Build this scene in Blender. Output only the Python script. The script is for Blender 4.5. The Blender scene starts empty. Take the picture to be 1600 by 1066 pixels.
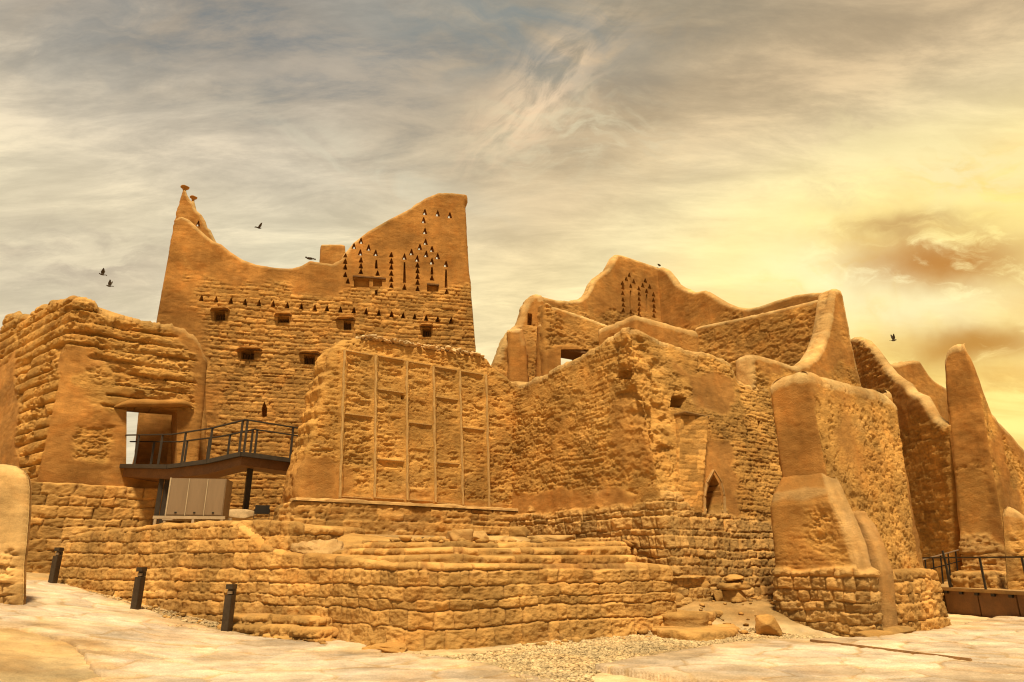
import bpy, bmesh, math, random
import numpy as np
from mathutils import Vector, Matrix
from mathutils.geometry import tessellate_polygon

R = math.radians
scene = bpy.context.scene
col = scene.collection

# ------------------------------------------------------------------ camera
PITCH = R(17.9)
EYE = np.array([0.0, 0.0, 1.6])
FPX = 24.0 / 36.0 * 1600.0
cam_d = bpy.data.cameras.new("camera")
cam_d.lens = 24.0
cam_d.sensor_width = 36.0
cam_d.clip_start = 0.1
cam_d.clip_end = 6000
cam = bpy.data.objects.new("camera", cam_d)
col.objects.link(cam)
cam.location = EYE
cam.rotation_euler = (math.pi / 2 + PITCH, 0, 0)
scene.camera = cam

# ------------------------------------------------------------------ exposure, sun
SUN_EL, SUN_AZ = R(66), R(178)      # azimuth from +Y towards +X: behind the camera, to its left
vs = scene.view_settings
vs.view_transform = 'Standard'
vs.look = 'None'
vs.exposure = 0.34
vs.gamma = 1.0
scene.cycles.filter_width = 1.15
sd = bpy.data.lights.new("sun", 'SUN')
sd.energy = 5.0
sd.angle = R(7)
sd.color = (1.0, 0.80, 0.50)
sun = bpy.data.objects.new("sun", sd)
col.objects.link(sun)
sdir = Vector((math.sin(SUN_AZ) * math.cos(SUN_EL), math.cos(SUN_AZ) * math.cos(SUN_EL), math.sin(SUN_EL)))
sun.rotation_euler = sdir.to_track_quat('Z', 'Y').to_euler()
sun.location = (-10, -10, 30)


def ray(px, py):
    a = (px - 800.0) / FPX
    b = (533.0 - py) / FPX
    return np.array([a, math.cos(PITCH) - b * math.sin(PITCH), math.sin(PITCH) + b * math.cos(PITCH)])


def at(px, py, Y):
    r = ray(px, py)
    return EYE + r * (Y / r[1])


def pl(px, py, Y):
    return at(px, py, Y)[:2]


U = np.array([0.819, 0.574])
V = np.array([0.574, -0.819])


def on_line(P, d, px, py):
    """plan point of the line P + t d that is seen in pixel column px (on row py)"""
    r = ray(px, py)[:2]
    M = np.array([[d[0], -r[0]], [d[1], -r[1]]])
    t = np.linalg.solve(M, -np.asarray(P))[0]
    return np.asarray(P) + t * np.asarray(d)


# ------------------------------------------------------------------ node helpers
class NT:
    def __init__(s, nt):
        s.nt = nt

    def n(s, typ, **kw):
        node = s.nt.nodes.new(typ)
        for k, v in kw.items():
            if k.startswith('i_'):
                key = k[2:]
                key = int(key) if key.isdigit() else key.replace('_', ' ')
                s.set(node.inputs[key], v)
            else:
                setattr(node, k, v)
        return node

    def set(s, sock, v):
        if hasattr(v, 'node'):
            s.nt.links.new(v, sock)
        else:
            sock.default_value = v

    def math(s, op, a, b=0.0, c=None, clamp=False):
        m = s.nt.nodes.new('ShaderNodeMath')
        m.operation = op
        m.use_clamp = clamp
        s.set(m.inputs[0], a)
        s.set(m.inputs[1], b)
        if c is not None:
            s.set(m.inputs[2], c)
        return m.outputs[0]

    def vmath(s, op, a, b=None):
        m = s.nt.nodes.new('ShaderNodeVectorMath')
        m.operation = op
        s.set(m.inputs[0], a)
        if b is not None:
            s.set(m.inputs[1], b)
        return m.outputs['Value'] if op in ('DOT_PRODUCT', 'LENGTH') else m.outputs[0]

    def mix(s, f, a, b, blend='MIX'):
        m = s.nt.nodes.new('ShaderNodeMix')
        m.data_type = 'RGBA'
        m.blend_type = blend
        s.set(m.inputs[0], f)
        s.set(m.inputs[6], a)
        s.set(m.inputs[7], b)
        return m.outputs[2]

    def noise(s, vec, scale, detail=4.0, rough=0.55, dist=0.0):
        m = s.nt.nodes.new('ShaderNodeTexNoise')
        s.set(m.inputs['Vector'], vec)
        m.inputs['Scale'].default_value = scale
        m.inputs['Detail'].default_value = detail
        m.inputs['Roughness'].default_value = rough
        m.inputs['Distortion'].default_value = dist
        return m.outputs['Fac']

    def ramp(s, f, a, b, lo=0.0, hi=1.0):
        m = s.nt.nodes.new('ShaderNodeMapRange')
        m.interpolation_type = 'SMOOTHSTEP'
        s.set(m.inputs[0], f)
        m.inputs[1].default_value = a
        m.inputs[2].default_value = b
        m.inputs[3].default_value = lo
        m.inputs[4].default_value = hi
        return m.outputs[0]

    def scalevec(s, vec, sx, sy, sz):
        m = s.nt.nodes.new('ShaderNodeMapping')
        s.set(m.inputs[0], vec)
        m.inputs['Scale'].default_value = (sx, sy, sz)
        return m.outputs[0]


def c4(c):
    return (c[0], c[1], c[2], 1.0)


# ------------------------------------------------------------------ sky
def make_world():
    w = bpy.data.worlds.new("World")
    scene.world = w
    w.use_nodes = True
    nt = w.node_tree
    nt.nodes.clear()
    N = NT(nt)
    out = N.n('ShaderNodeOutputWorld')
    tc = N.n('ShaderNodeTexCoord')
    d = tc.outputs['Generated']
    sky = N.n('ShaderNodeTexSky', sky_type='NISHITA')
    sky.sun_disc = False
    sky.sun_elevation = SUN_EL
    sky.sun_rotation = SUN_AZ
    sky.dust_density = 3.0
    bg_sky = N.n('ShaderNodeBackground', i_Color=sky.outputs[0], i_Strength=0.06)
    sep = N.n('ShaderNodeSeparateXYZ', i_0=d)
    z = N.math('MAXIMUM', sep.outputs[2], 0.0)
    inv = N.math('DIVIDE', 1.0, N.math('ADD', z, 0.22))
    p = N.vmath('MULTIPLY', d, N.n('ShaderNodeCombineXYZ', i_0=inv, i_1=inv, i_2=0.0).outputs[0])

    def dirv(px, py):
        r = ray(px, py)
        return Vector(r / np.linalg.norm(r))

    glow = dirv(1560, 640)
    g = N.vmath('DOT_PRODUCT', d, tuple(glow))
    # wispy noises in the cloud layer's plane, drawn out along one wind direction
    mp = nt.nodes.new('ShaderNodeMapping')
    nt.links.new(p, mp.inputs[0])
    mp.inputs['Rotation'].default_value = (0, 0, R(38))
    mp.inputs['Scale'].default_value = (0.7, 2.1, 1.0)
    n1 = N.noise(mp.outputs[0], 1.5, 9.0, 0.60, 0.25)
    n2 = N.noise(mp.outputs[0], 5.0, 9.0, 0.66, 0.3)
    n3 = N.noise(p, 1.1, 6.0, 0.55, 0.3)
    # the veil: grey overhead, cream lower down, golden towards the glow at the right
    wisp = N.math('ADD', N.math('MULTIPLY', n1, 0.5), N.math('MULTIPLY', n2, 0.5))
    zz = N.math('ADD', z, N.math('MULTIPLY', N.math('SUBTRACT', n3, 0.5), 0.16))
    colr = N.mix(N.ramp(zz, 0.72, 0.60), (0.36, 0.335, 0.265, 1), (0.525, 0.445, 0.315, 1))
    colr = N.mix(N.ramp(zz, 0.62, 0.50), colr, (0.73, 0.635, 0.44, 1))
    colr = N.mix(N.ramp(zz, 0.52, 0.36), colr, (0.95, 0.86, 0.54, 1))
    far = N.ramp(g, 0.90, 0.50)
    colr = N.mix(far, colr, N.mix(1.0, colr, (0.86, 0.85, 0.91, 1), 'MULTIPLY'))
    mauve = N.math('MULTIPLY', N.ramp(g, 0.70, 0.40), N.ramp(z, 0.55, 0.36))
    colr = N.mix(N.math('MULTIPLY', mauve, 0.6), colr, (0.80, 0.65, 0.43, 1))
    # blue-grey hollows and cream streaks of the high cloud
    hollow = N.math('MULTIPLY', N.ramp(wisp, 0.51, 0.36), N.ramp(zz, 0.44, 0.66))
    hollow = N.math('MULTIPLY', hollow, N.ramp(g, 0.86, 0.48, 0.10, 0.9))
    beige = N.math('MULTIPLY', N.ramp(g, 0.55, 0.85), 0.9)
    colr = N.mix(beige, colr, N.mix(1.0, colr, (1.03, 0.90, 0.74, 1), 'MULTIPLY'))
    colr = N.mix(hollow, colr, (0.215, 0.255, 0.275, 1))
    streak = N.math('MULTIPLY', N.ramp(wisp, 0.50, 0.66), 0.50)
    colr = N.mix(streak, colr, N.mix(1.0, colr, (1.42, 1.38, 1.30, 1), 'MULTIPLY'))
    fine = N.ramp(n2, 0.3, 0.7, 0.84, 1.15)
    fmul = N.n('ShaderNodeCombineColor', i_0=fine, i_1=fine, i_2=fine)
    colr = N.mix(1.0, colr, fmul.outputs[0], 'MULTIPLY')
    yel = N.math('MULTIPLY', N.ramp(g, 0.80, 0.95), N.ramp(z, 0.58, 0.40))
    yel = N.math('MULTIPLY', yel, N.ramp(wisp, 0.36, 0.62, 0.35, 0.95))
    colr = N.mix(yel, colr, (1.18, 1.04, 0.56, 1))
    near = N.math('MULTIPLY', N.ramp(g, 0.87, 0.985), N.ramp(z, 0.54, 0.40))
    gold = N.mix(N.ramp(n1, 0.35, 0.62), (1.00, 0.60, 0.12, 1), (1.22, 0.95, 0.27, 1))
    colr = N.mix(N.math('MULTIPLY', near, 0.9), colr, gold)

    # unseen sky behind the viewer and overhead, dimmed to cut the fill light
    unseen_dim = N.math('MULTIPLY', N.ramp(sep.outputs[1], 0.15, -0.5, 1.0, 0.36), N.ramp(z, 0.73, 0.92, 1.0, 0.5))
    dmul = N.n('ShaderNodeCombineColor', i_0=unseen_dim, i_1=unseen_dim, i_2=unseen_dim)
    colr = N.mix(1.0, colr, dmul.outputs[0], 'MULTIPLY')

    def band(p1, p2, wid, colour, strength, seed, nscale=9.0, lo=0.42, hi=0.62, warp=0.10, soft=1.0):
        """one drifting cloud lying along the line between two points of the sky"""
        nonlocal colr
        a, b = dirv(*p1), dirv(*p2)
        c = (a + b) / 2
        ax = (b - a)
        half = ax.length / 2
        ax.normalize()
        bx = c.normalized().cross(ax).normalized()
        off = N.vmath('SUBTRACT', d, tuple(c))
        wv = N.n('ShaderNodeTexNoise')
        nt.links.new(d, wv.inputs['Vector'])
        wv.inputs['Scale'].default_value = 5.0 + seed
        wv.inputs['Detail'].default_value = 5.0
        ws = N.vmath('SUBTRACT', wv.outputs['Color'], (0.5, 0.5, 0.5))
        wsc = nt.nodes.new('ShaderNodeVectorMath')
        wsc.operation = 'SCALE'
        nt.links.new(ws, wsc.inputs[0])
        wsc.inputs['Scale'].default_value = warp
        off = N.vmath('ADD', off, wsc.outputs[0])
        x = N.math('DIVIDE', N.vmath('DOT_PRODUCT', off, tuple(ax)), half)
        y = N.math('DIVIDE', N.vmath('DOT_PRODUCT', off, tuple(bx)), wid)
        rr = N.math('ADD', N.math('MULTIPLY', x, x), N.math('MULTIPLY', y, y))
        m = N.math('POWER', 2.718, N.math('MULTIPLY', rr, -soft))
        # streaky break-up along the band
        cmb = N.n('ShaderNodeCombineXYZ', i_0=N.math('MULTIPLY', x, half), i_1=N.math('MULTIPLY', y, wid * 2.6), i_2=seed * 3.1)
        nn = N.noise(cmb.outputs[0], nscale, 8.0, 0.62, 0.6)
        f = N.math('MULTIPLY', m, N.ramp(nn, lo, hi), clamp=True)
        f = N.math('MULTIPLY', f, strength, clamp=True)
        colr = N.mix(f, colr, c4(colour))

    # bright feather, high centre
    band((765, 225), (935, 55), 0.045, (1.00, 0.72, 0.44), 0.95, 1.0, 12, 0.36, 0.62, 0.07)
    band((740, 215), (1040, 215), 0.06, (0.80, 0.70, 0.45), 0.6, 2.0, 14, 0.42, 0.66)
    # blue-grey gap above it
    band((560, 40), (1010, 60), 0.07, (0.20, 0.25, 0.26), 0.75, 3.0, 5, 0.30, 0.6)
    band((-60, 60), (420, 20), 0.075, (0.205, 0.225, 0.225), 0.7, 4.0, 5, 0.32, 0.62)
    # pale streak from centre left to the tall tower
    band((430, 205), (740, 330), 0.03, (0.78, 0.72, 0.52), 0.55, 5.0, 9, 0.36, 0.62, 0.05)
    # mauve low clouds at the left
    band((-60, 400), (300, 420), 0.05, (0.42, 0.33, 0.24), 0.6, 6.0, 8, 0.38, 0.62)
    # yellow sheet and orange clouds at the right
    band((1310, 225), (1680, 290), 0.05, (1.06, 0.90, 0.45), 0.85, 7.0, 10, 0.36, 0.58)
    band((1180, 290), (1400, 300), 0.03, (0.62, 0.47, 0.25), 0.35, 8.0, 8, 0.36, 0.6)
    band((1150, 410), (1640, 490), 0.06, (1.20, 1.05, 0.56), 1.0, 9.0, 5, 0.15, 0.45)
    band((1330, 395), (1640, 420), 0.040, (0.62, 0.27, 0.04), 1.0, 10.0, 11, 0.28, 0.50, 0.055)
    band((1300, 365), (1530, 345), 0.014, (0.64, 0.38, 0.12), 0.85, 11.0, 8, 0.32, 0.55, 0.05)
    band((1380, 560), (1680, 515), 0.032, (0.62, 0.30, 0.05), 1.0, 12.0, 11, 0.26, 0.48, 0.05)
    band((1480, 600), (1700, 600), 0.02, (0.74, 0.42, 0.10), 0.6, 13.0, 9, 0.36, 0.6, 0.05)
    bg_cl = N.n('ShaderNodeBackground', i_Color=colr, i_Strength=0.81)
    cover = N.ramp(n3, 0.25, 0.55, 0.86, 0.97)
    ms = N.n('ShaderNodeMixShader')
    nt.links.new(cover, ms.inputs[0])
    nt.links.new(bg_sky.outputs[0], ms.inputs[1])
    nt.links.new(bg_cl.outputs[0], ms.inputs[2])
    nt.links.new(ms.outputs[0], out.inputs[0])
    w.cycles.sampling_method = 'MANUAL'
    w.cycles.sample_map_resolution = 512


make_world()


# ------------------------------------------------------------------ noise in numpy
def _h(ix, iy, seed):
    h = (ix.astype(np.int64) * 374761393 + iy.astype(np.int64) * 668265263 + int(seed * 1274126177 + 97)) & 0xFFFFFFFF
    h = ((h ^ (h >> 13)) * 1274126177) & 0xFFFFFFFF
    h = ((h ^ (h >> 16)) * 2246822519) & 0xFFFFFFFF
    return ((h ^ (h >> 15)) & 0xFFFFFF).astype(np.float64) / 16777215.0


def vn(x, y, seed=0):
    x = np.asarray(x, float)
    y = np.asarray(y, float)
    ix, iy = np.floor(x), np.floor(y)
    fx, fy = x - ix, y - iy
    fx = fx * fx * fx * (fx * (fx * 6 - 15) + 10)
    fy = fy * fy * fy * (fy * (fy * 6 - 15) + 10)
    a, b = _h(ix, iy, seed), _h(ix + 1, iy, seed)
    c, d = _h(ix, iy + 1, seed), _h(ix + 1, iy + 1, seed)
    return (a + (b - a) * fx) * (1 - fy) + (c + (d - c) * fx) * fy


def fbm(x, y, o=4, seed=0, g=0.55):
    t = 0
    a = 1.0
    n = 0.0
    for i in range(o):
        t = t + a * (vn(x * 2 ** i + 13.7 * i, y * 2 ** i - 7.1 * i, seed + i) * 2 - 1)
        n += a
        a *= g
    return t / n * 1.6


def ss(a, b, x):
    t = np.clip((x - a) / (b - a), 0, 1)
    return t * t * (3 - 2 * t)


# ------------------------------------------------------------------ surface styles: (offset, tint) in metres
def st_plaster(S, Z, k=0, amp=1.0):
    d = 0.030 * fbm(S * 0.45, Z * 0.5, 3, 11 + k) + 0.004 * fbm(S * 3.5, Z * 10.0, 3, 15 + k) + 0.008 * fbm(S * 3, Z * 3, 2, 16 + k)
    return d * amp, 0.5 + 0.35 * fbm(S * 0.5, Z * 0.9, 3, 19 + k)


def st_eroded(S, Z, k=0, amp=1.0):
    w = fbm(S * 0.8, Z * 0.9, 3, 21 + k)
    lay = fbm(S * 1.9 + 0.5 * w, Z * 6.0 + 0.6 * w, 5, 23 + k)
    t = lay * 3.4
    fl = np.floor(t)
    terr = (fl + ss(0.0, 0.16, t - fl)) / 3.4
    pits = ss(0.30, 0.40, fbm(S * 4.2, Z * 9.5, 4, 25 + k))
    pits2 = ss(0.34, 0.46, fbm(S * 7.5, Z * 13.0, 3, 27 + k))
    keep = ss(-0.35, 0.25, fbm(S * 0.55, Z * 0.7, 3, 28 + k))
    d = (0.030 * terr - 0.046 * pits - 0.026 * pits2) * (0.25 + 0.75 * keep) + 0.011 * fbm(S * 11, Z * 16, 3, 29 + k) + 0.015 * w
    return d * amp + 0.02, 0.55 + 0.4 * fbm(S * 1.1, Z * 2.2, 3, 31 + k)


def st_courses(S, Z, h, w, k=0, joint=0.05, amp=0.05, rough=0.025, wob=0.25, gap=1.0, ledge=0.0):
    joint = joint * 0.72
    zz = Z + wob * h * fbm(S * 0.45, Z * 0.35, 3, 41 + k) + 0.10 * h * fbm(S * 3.0, Z * 3.0, 3, 42 + k)
    q = zz / h
    q = q + 0.33 * (vn(q * 0.9, q * 0, 43 + k) * 2 - 1)
    row = np.floor(q)
    fz = q - row
    ww = w * (0.65 + 0.7 * _h(row, row * 0, 45 + k))
    x = S / ww + 31 * _h(row, row * 0 + 3, 46 + k)
    x = x + 0.5 * (vn(x * 0.85, row * 7.3, 47 + k) * 2 - 1) + 0.07 * fbm(S * 2.5, Z * 2.5, 3, 48 + k)
    cc = np.floor(x)
    fx = x - cc
    dx = np.minimum(fx, 1 - fx) * ww
    dz = np.clip(np.minimum(fz, 1 - fz), 0, 1) * h
    idr = _h(row, cc, 50 + k)
    jn = joint * (0.7 + 0.8 * vn(S * 3, Z * 3, 51 + k))
    ex = 1 - (1 - np.clip(dx / jn, 0, 1)) ** 3
    ez = 1 - (1 - np.clip(dz / jn, 0, 1)) ** 3
    vis = 0.8 + 0.2 * ss(0.2, 0.5, _h(row, cc, 54 + k))
    e = ez * (1 - (1 - ex) * vis)
    rg = fbm(S * 8.0 + idr * 9, Z * 10.0, 4, 55 + k, 0.62)
    t = fbm(S * 4.0 + idr * 5, Z * 6.0, 4, 57 + k) * 3
    fl = np.floor(t)
    brk = (fl + ss(0, 0.2, t - fl)) / 3
    tl = (_h(row, cc, 61 + k) - 0.5) * (fx - 0.5) * 0.9 + (_h(row, cc, 62 + k) - 0.5) * (fz - 0.5) * 0.9
    d = gap * 1.2 * amp * e + amp * 0.9 * (idr - 0.5 + tl) * e + rough * (0.9 * rg + 0.8 * brk) * (0.3 + 0.7 * e)
    d = d + ledge * (fz - 0.5)
    st_courses.e = ss(0.12, 0.92, e + 0.2 * fbm(S * 6, Z * 6, 2, 64 + k))
    return d, idr


class Ctx:
    pass


# ------------------------------------------------------------------ mesh building
def mesh_obj(name, verts, faces, mat=None, parent=None, attr=None, smooth=True, link=True):
    me = bpy.data.meshes.new(name)
    verts = np.asarray(verts, dtype=np.float32)
    if isinstance(faces, tuple):
        quads, tris = faces
        nq, ntr = len(quads), len(tris)
        me.vertices.add(len(verts))
        me.vertices.foreach_set('co', verts.ravel())
        loops = np.concatenate([np.asarray(quads, np.int32).ravel(), np.asarray(tris, np.int32).ravel()]) if ntr else np.asarray(quads, np.int32).ravel()
        me.loops.add(len(loops))
        me.loops.foreach_set('vertex_index', loops)
        me.polygons.add(nq + ntr)
        starts = np.concatenate([np.arange(nq) * 4, nq * 4 + np.arange(ntr) * 3]).astype(np.int32)
        me.polygons.foreach_set('loop_start', starts)
        me.update(calc_edges=True)
        me.validate()
    else:
        me.from_pydata([tuple(map(float, v)) for v in verts], [], faces)
        me.update()
    if attr is not None:
        a = me.color_attributes.new('tint', 'FLOAT_COLOR', 'POINT')
        a.data.foreach_set('color', np.asarray(attr, np.float32).ravel())
    if smooth:
        me.polygons.foreach_set('use_smooth', np.ones(len(me.polygons), bool))
    o = bpy.data.objects.new(name, me)
    if mat:
        me.materials.append(mat)
    if link:
        col.objects.link(o)
    if parent:
        o.parent = parent
    return o


def thing(name, label, cat, group=None):
    o = bpy.data.objects.new(name, None)
    col.objects.link(o)
    o['label'] = label
    o['category'] = cat
    if group:
        o['group'] = group
    return o


def tag(o, label=None, cat=None, group=None, kind=None):
    if label:
        o['label'] = label
    if cat:
        o['category'] = cat
    if group:
        o['group'] = group
    if kind:
        o['kind'] = kind
    return o


def set_origin(root, p):
    """put an Empty at the thing's base, its parts staying where they are"""
    root.location = p
    for ch in [c for c in bpy.data.objects if c.parent == root]:
        ch.matrix_parent_inverse = Matrix.Translation(-Vector(p))


def poly_sd(poly, S, Z):
    """signed distance (inside positive) and nearest outline point"""
    P = np.asarray(poly, float)
    shape = S.shape
    s, z = S.ravel(), Z.ravel()
    best = np.full(s.shape, 1e18)
    bs, bz = s.copy(), z.copy()
    ins = np.zeros(s.shape, bool)
    n = len(P)
    for i in range(n):
        a, b = P[i], P[(i + 1) % n]
        d = b - a
        L2 = max(d @ d, 1e-12)
        t = np.clip(((s - a[0]) * d[0] + (z - a[1]) * d[1]) / L2, 0, 1)
        qs, qz = a[0] + t * d[0], a[1] + t * d[1]
        dd = (s - qs) ** 2 + (z - qz) ** 2
        m = dd < best
        best[m] = dd[m]
        bs[m], bz[m] = qs[m], qz[m]
        cond = (a[1] > z) != (b[1] > z)
        with np.errstate(divide='ignore', invalid='ignore'):
            xi = a[0] + (z - a[1]) / (b[1] - a[1] if b[1] != a[1] else 1e-12) * d[0]
        ins ^= cond & (s < xi)
    sd_ = np.sqrt(best) * np.where(ins, 1, -1)
    return sd_.reshape(shape), bs.reshape(shape), bz.reshape(shape)


def crest_mask(poly, S, Z):
    """how far the nearest outline piece faces upwards (0..1)"""
    P = np.asarray(poly, float)
    n = len(P)
    area = 0.5 * sum(P[i][0] * P[(i + 1) % n][1] - P[(i + 1) % n][0] * P[i][1] for i in range(n))
    best = np.full(S.shape, 1e18)
    up = np.zeros(S.shape)
    for i in range(n):
        a, b = P[i], P[(i + 1) % n]
        d = b - a
        L = max(np.hypot(*d), 1e-9)
        t = np.clip(((S - a[0]) * d[0] + (Z - a[1]) * d[1]) / (L * L), 0, 1)
        dd = (S - a[0] - t * d[0]) ** 2 + (Z - a[1] - t * d[1]) ** 2
        m = dd < best
        best[m] = dd[m]
        up[m] = -d[0] / L * (1 if area > 0 else -1)
    return ss(0.05, 0.35, up)


class Slab:
    """an upright wall cut to an outline in its own plane, with real thickness and rounded edges"""

    def __init__(self, P, az, lean=0.0, zb=0.0):
        a = R(az)
        self.P = np.asarray(P, float)
        self.d = np.array([math.sin(a), math.cos(a)])
        self.nb = np.array([-self.d[1], self.d[0]])      # backwards, away from the front face
        self.lean = lean
        self.zb = zb
        self.holes = []

    def pix(self, px, py):
        r = ray(px, py)
        # plane: (X - P).nb - lean*(z-zb) = 0
        A = r[0] * self.nb[0] + r[1] * self.nb[1] - self.lean * r[2]
        B = self.P @ self.nb + self.lean * (EYE[2] - self.zb)
        k = B / A
        X = EYE + r * k
        return (float((X[:2] - self.P) @ self.d), float(X[2]))

    def px(self, pts):
        return [self.pix(*p) for p in pts]

    def world(self, s, z, depth=0.0):
        q = self.P + self.d * s + self.nb * (self.lean * (z - self.zb) + depth)
        return np.array([q[0], q[1], z])

    def hole(self, poly, depth=None):
        self.holes.append((poly, depth))

    def tri(self, px, py, w=8, h=10, depth=None):
        s, z = self.pix(px, py)
        s2, z2 = self.pix(px + w / 2, py)
        hw = abs(s2 - s)
        _, zt = self.pix(px, py - h / 2)
        hh = zt - z
        self.hole([(s - hw, z - hh), (s + hw, z - hh), (s + 0.12 * hw, z + hh), (s - 0.12 * hw, z + hh)], depth)

    def rect(self, x0, y0, x1, y1, depth=None):
        self.hole(self.px([(x0, y1), (x1, y1), (x1, y0), (x0, y0)]), depth)

    def build(self, name, parent, mat, outline, thick, res, disp, r=0.12, back=True, rim_amp=1.0, px=True, cope=0.9, crest=True):
        out = self.px(outline) if px else outline
        # refine the outline a little so it is not made of straight cuts
        O = np.asarray(out)
        smin, zmin = O.min(0)
        smax, zmax = O.max(0)
        ns = int(math.ceil((smax - smin) / res)) + 1
        nz = int(math.ceil((zmax - zmin) / res)) + 1
        S, Z = np.meshgrid(smin + np.arange(ns) * res, zmin + np.arange(nz) * res)
        S = S.astype(float)
        Z = Z.astype(float)
        sc, zc = S[:-1, :-1] + res / 2, Z[:-1, :-1] + res / 2
        sd_c, _, _ = poly_sd(out, sc, zc)
        keep = sd_c > 0
        sdv, bs, bz = poly_sd(out, S, Z)
        hole_id = np.full(keep.shape, -1)
        for hi, (hp, dep) in enumerate(self.holes):
            H = np.asarray(hp)
            m = (sc > H[:, 0].min() - res) & (sc < H[:, 0].max() + res) & (zc > H[:, 1].min() - res) & (zc < H[:, 1].max() + res)
            idx = np.argwhere(m)
            if not len(idx):
                continue
            sdh, _, _ = poly_sd(hp, sc[m], zc[m])
            inside = sdh > 0
            sel = idx[inside]
            hole_id[sel[:, 0], sel[:, 1]] = hi
        solid = keep & (hole_id < 0)
        # vertex usage
        V4 = [(0, 0), (0, 1), (1, 1), (1, 0)]
        used = np.zeros(S.shape, bool)
        unkept = np.zeros(S.shape, bool)
        pad = np.pad(keep, 1, constant_values=False)
        for dz in (0, 1):
            for ds in (0, 1):
                k_ = pad[dz:dz + S.shape[0], ds:ds + S.shape[1]]
                used |= k_
                unkept |= ~k_
        bnd = used & unkept
        S[bnd] = bs[bnd]
        Z[bnd] = bz[bnd]
        sdv[bnd] = 0
        # hole snapping
        for hi, (hp, dep) in enumerate(self.holes):
            hm = np.pad(hole_id == hi, 1, constant_values=False)
            so = np.pad(solid, 1, constant_values=False)
            a = np.zeros(S.shape, bool)
            b = np.zeros(S.shape, bool)
            for dz in (0, 1):
                for ds in (0, 1):
                    a |= hm[dz:dz + S.shape[0], ds:ds + S.shape[1]]
                    b |= so[dz:dz + S.shape[0], ds:ds + S.shape[1]]
            m = a & b & ~bnd
            if m.any():
                _, hs, hz = poly_sd(hp, S[m], Z[m])
                S[m], Z[m] = hs, hz
        c = Ctx()
        c.S, c.Z, c.slab, c.sd = S, Z, self, sdv
        c.e = np.zeros(S.shape, int)
        c.k = hash(name) % 1
        D, tint = disp(c)
        d = np.clip(sdv, 0, r)
        f = r - np.sqrt(np.maximum(0, r * r - (r - d) ** 2))
        fade = ss(0, r * 0.55, sdv)
        th = thick(Z) if callable(thick) else np.full(S.shape, float(thick))
        depth_f = f - D * fade
        depth_b = th - f
        base = np.stack([self.P[0] + self.d[0] * S + self.nb[0] * self.lean * (Z - self.zb),
                         self.P[1] + self.d[1] * S + self.nb[1] * self.lean * (Z - self.zb), Z], -1)
        nb3 = np.array([self.nb[0], self.nb[1], 0.0])
        if cope:
            zr = ss(0.0, 0.6, Z - (zmin + (zmax - zmin) * 0.22)) * (ss(-0.3, 0.2, fbm(S * 1.3, Z * 1.3, 3, 88)) * 0.4 + 0.6)
            tint = np.array(tint)
            tint[..., 3] = 1 - (1 - ss(r * 0.9, r * 1.3, sdv + 0.04 * fbm(S * 3, Z * 3, 3, 87))) * zr * cope * (crest_mask(out, S, Z) if crest else 1.0)
        F = base + nb3 * depth_f[..., None]
        B = base + nb3 * depth_b[..., None]
        nvert = S.size
        idx = np.arange(nvert).reshape(S.shape)
        cells = np.argwhere(solid)
        q = np.stack([idx[cells[:, 0], cells[:, 1]], idx[cells[:, 0], cells[:, 1] + 1],
                      idx[cells[:, 0] + 1, cells[:, 1] + 1], idx[cells[:, 0] + 1, cells[:, 1]]], -1)
        verts = [F.reshape(-1, 3)]
        att = [np.asarray(tint).reshape(-1, 4)]
        quads = [q]
        tris = []
        nbase = nvert
        if back:
            solid_b = keep.copy()
            for hi, (hp, dep) in enumerate(self.holes):
                if dep is None:
                    solid_b &= hole_id != hi
            cb = np.argwhere(solid_b)
            qb = np.stack([idx[cb[:, 0], cb[:, 1]], idx[cb[:, 0] + 1, cb[:, 1]],
                           idx[cb[:, 0] + 1, cb[:, 1] + 1], idx[cb[:, 0], cb[:, 1] + 1]], -1) + nvert
            verts.append(B.reshape(-1, 3))
            att.append(np.asarray(tint).reshape(-1, 4))
            quads.append(qb)
            nbase = 2 * nvert
        # boundary edges (va->vb keeping the solid cell on the left)
        edges = []

        def cell(i, j):
            return 0 <= i < keep.shape[0] and 0 <= j < keep.shape[1] and keep[i, j]
        kp = np.pad(keep, 1, constant_values=False)
        for (di, dj, a_, b_) in ((-1, 0, (0, 0), (0, 1)), (0, 1, (0, 1), (1, 1)), (1, 0, (1, 1), (1, 0)), (0, -1, (1, 0), (0, 0))):
            nbk = kp[1 + di:1 + di + keep.shape[0], 1 + dj:1 + dj + keep.shape[1]]
            mm = np.argwhere(keep & ~nbk)
            edges.append(np.stack([idx[mm[:, 0] + a_[0], mm[:, 1] + a_[1]], idx[mm[:, 0] + b_[0], mm[:, 1] + b_[1]]], -1))
        edges = np.concatenate(edges)
        if back:
            # rim with displaced cross rows
            bv = np.unique(edges)
            remap = -np.ones(nvert, int)
            remap[bv] = np.arange(len(bv))
            Ff, Bf = F.reshape(-1, 3)[bv], B.reshape(-1, 3)[bv]
            width = float(np.median(th.ravel()[bv])) - 2 * r
            m_ = max(1, min(40, int(width / (res * 1.3))))
            # outline normal in (s,z)
            e0, e1 = edges[:, 0], edges[:, 1]
            es = np.stack([S.ravel()[e1] - S.ravel()[e0], Z.ravel()[e1] - Z.ravel()[e0]], -1)
            nrm = np.zeros((nvert, 2))
            np.add.at(nrm, e0, np.stack([es[:, 1], -es[:, 0]], -1))
            np.add.at(nrm, e1, np.stack([es[:, 1], -es[:, 0]], -1))
            nr = nrm[bv]
            nr /= np.maximum(np.linalg.norm(nr, axis=1, keepdims=True), 1e-9)
            n3 = np.stack([self.d[0] * nr[:, 0], self.d[1] * nr[:, 0], nr[:, 1]], -1)
            prev = bv
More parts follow.
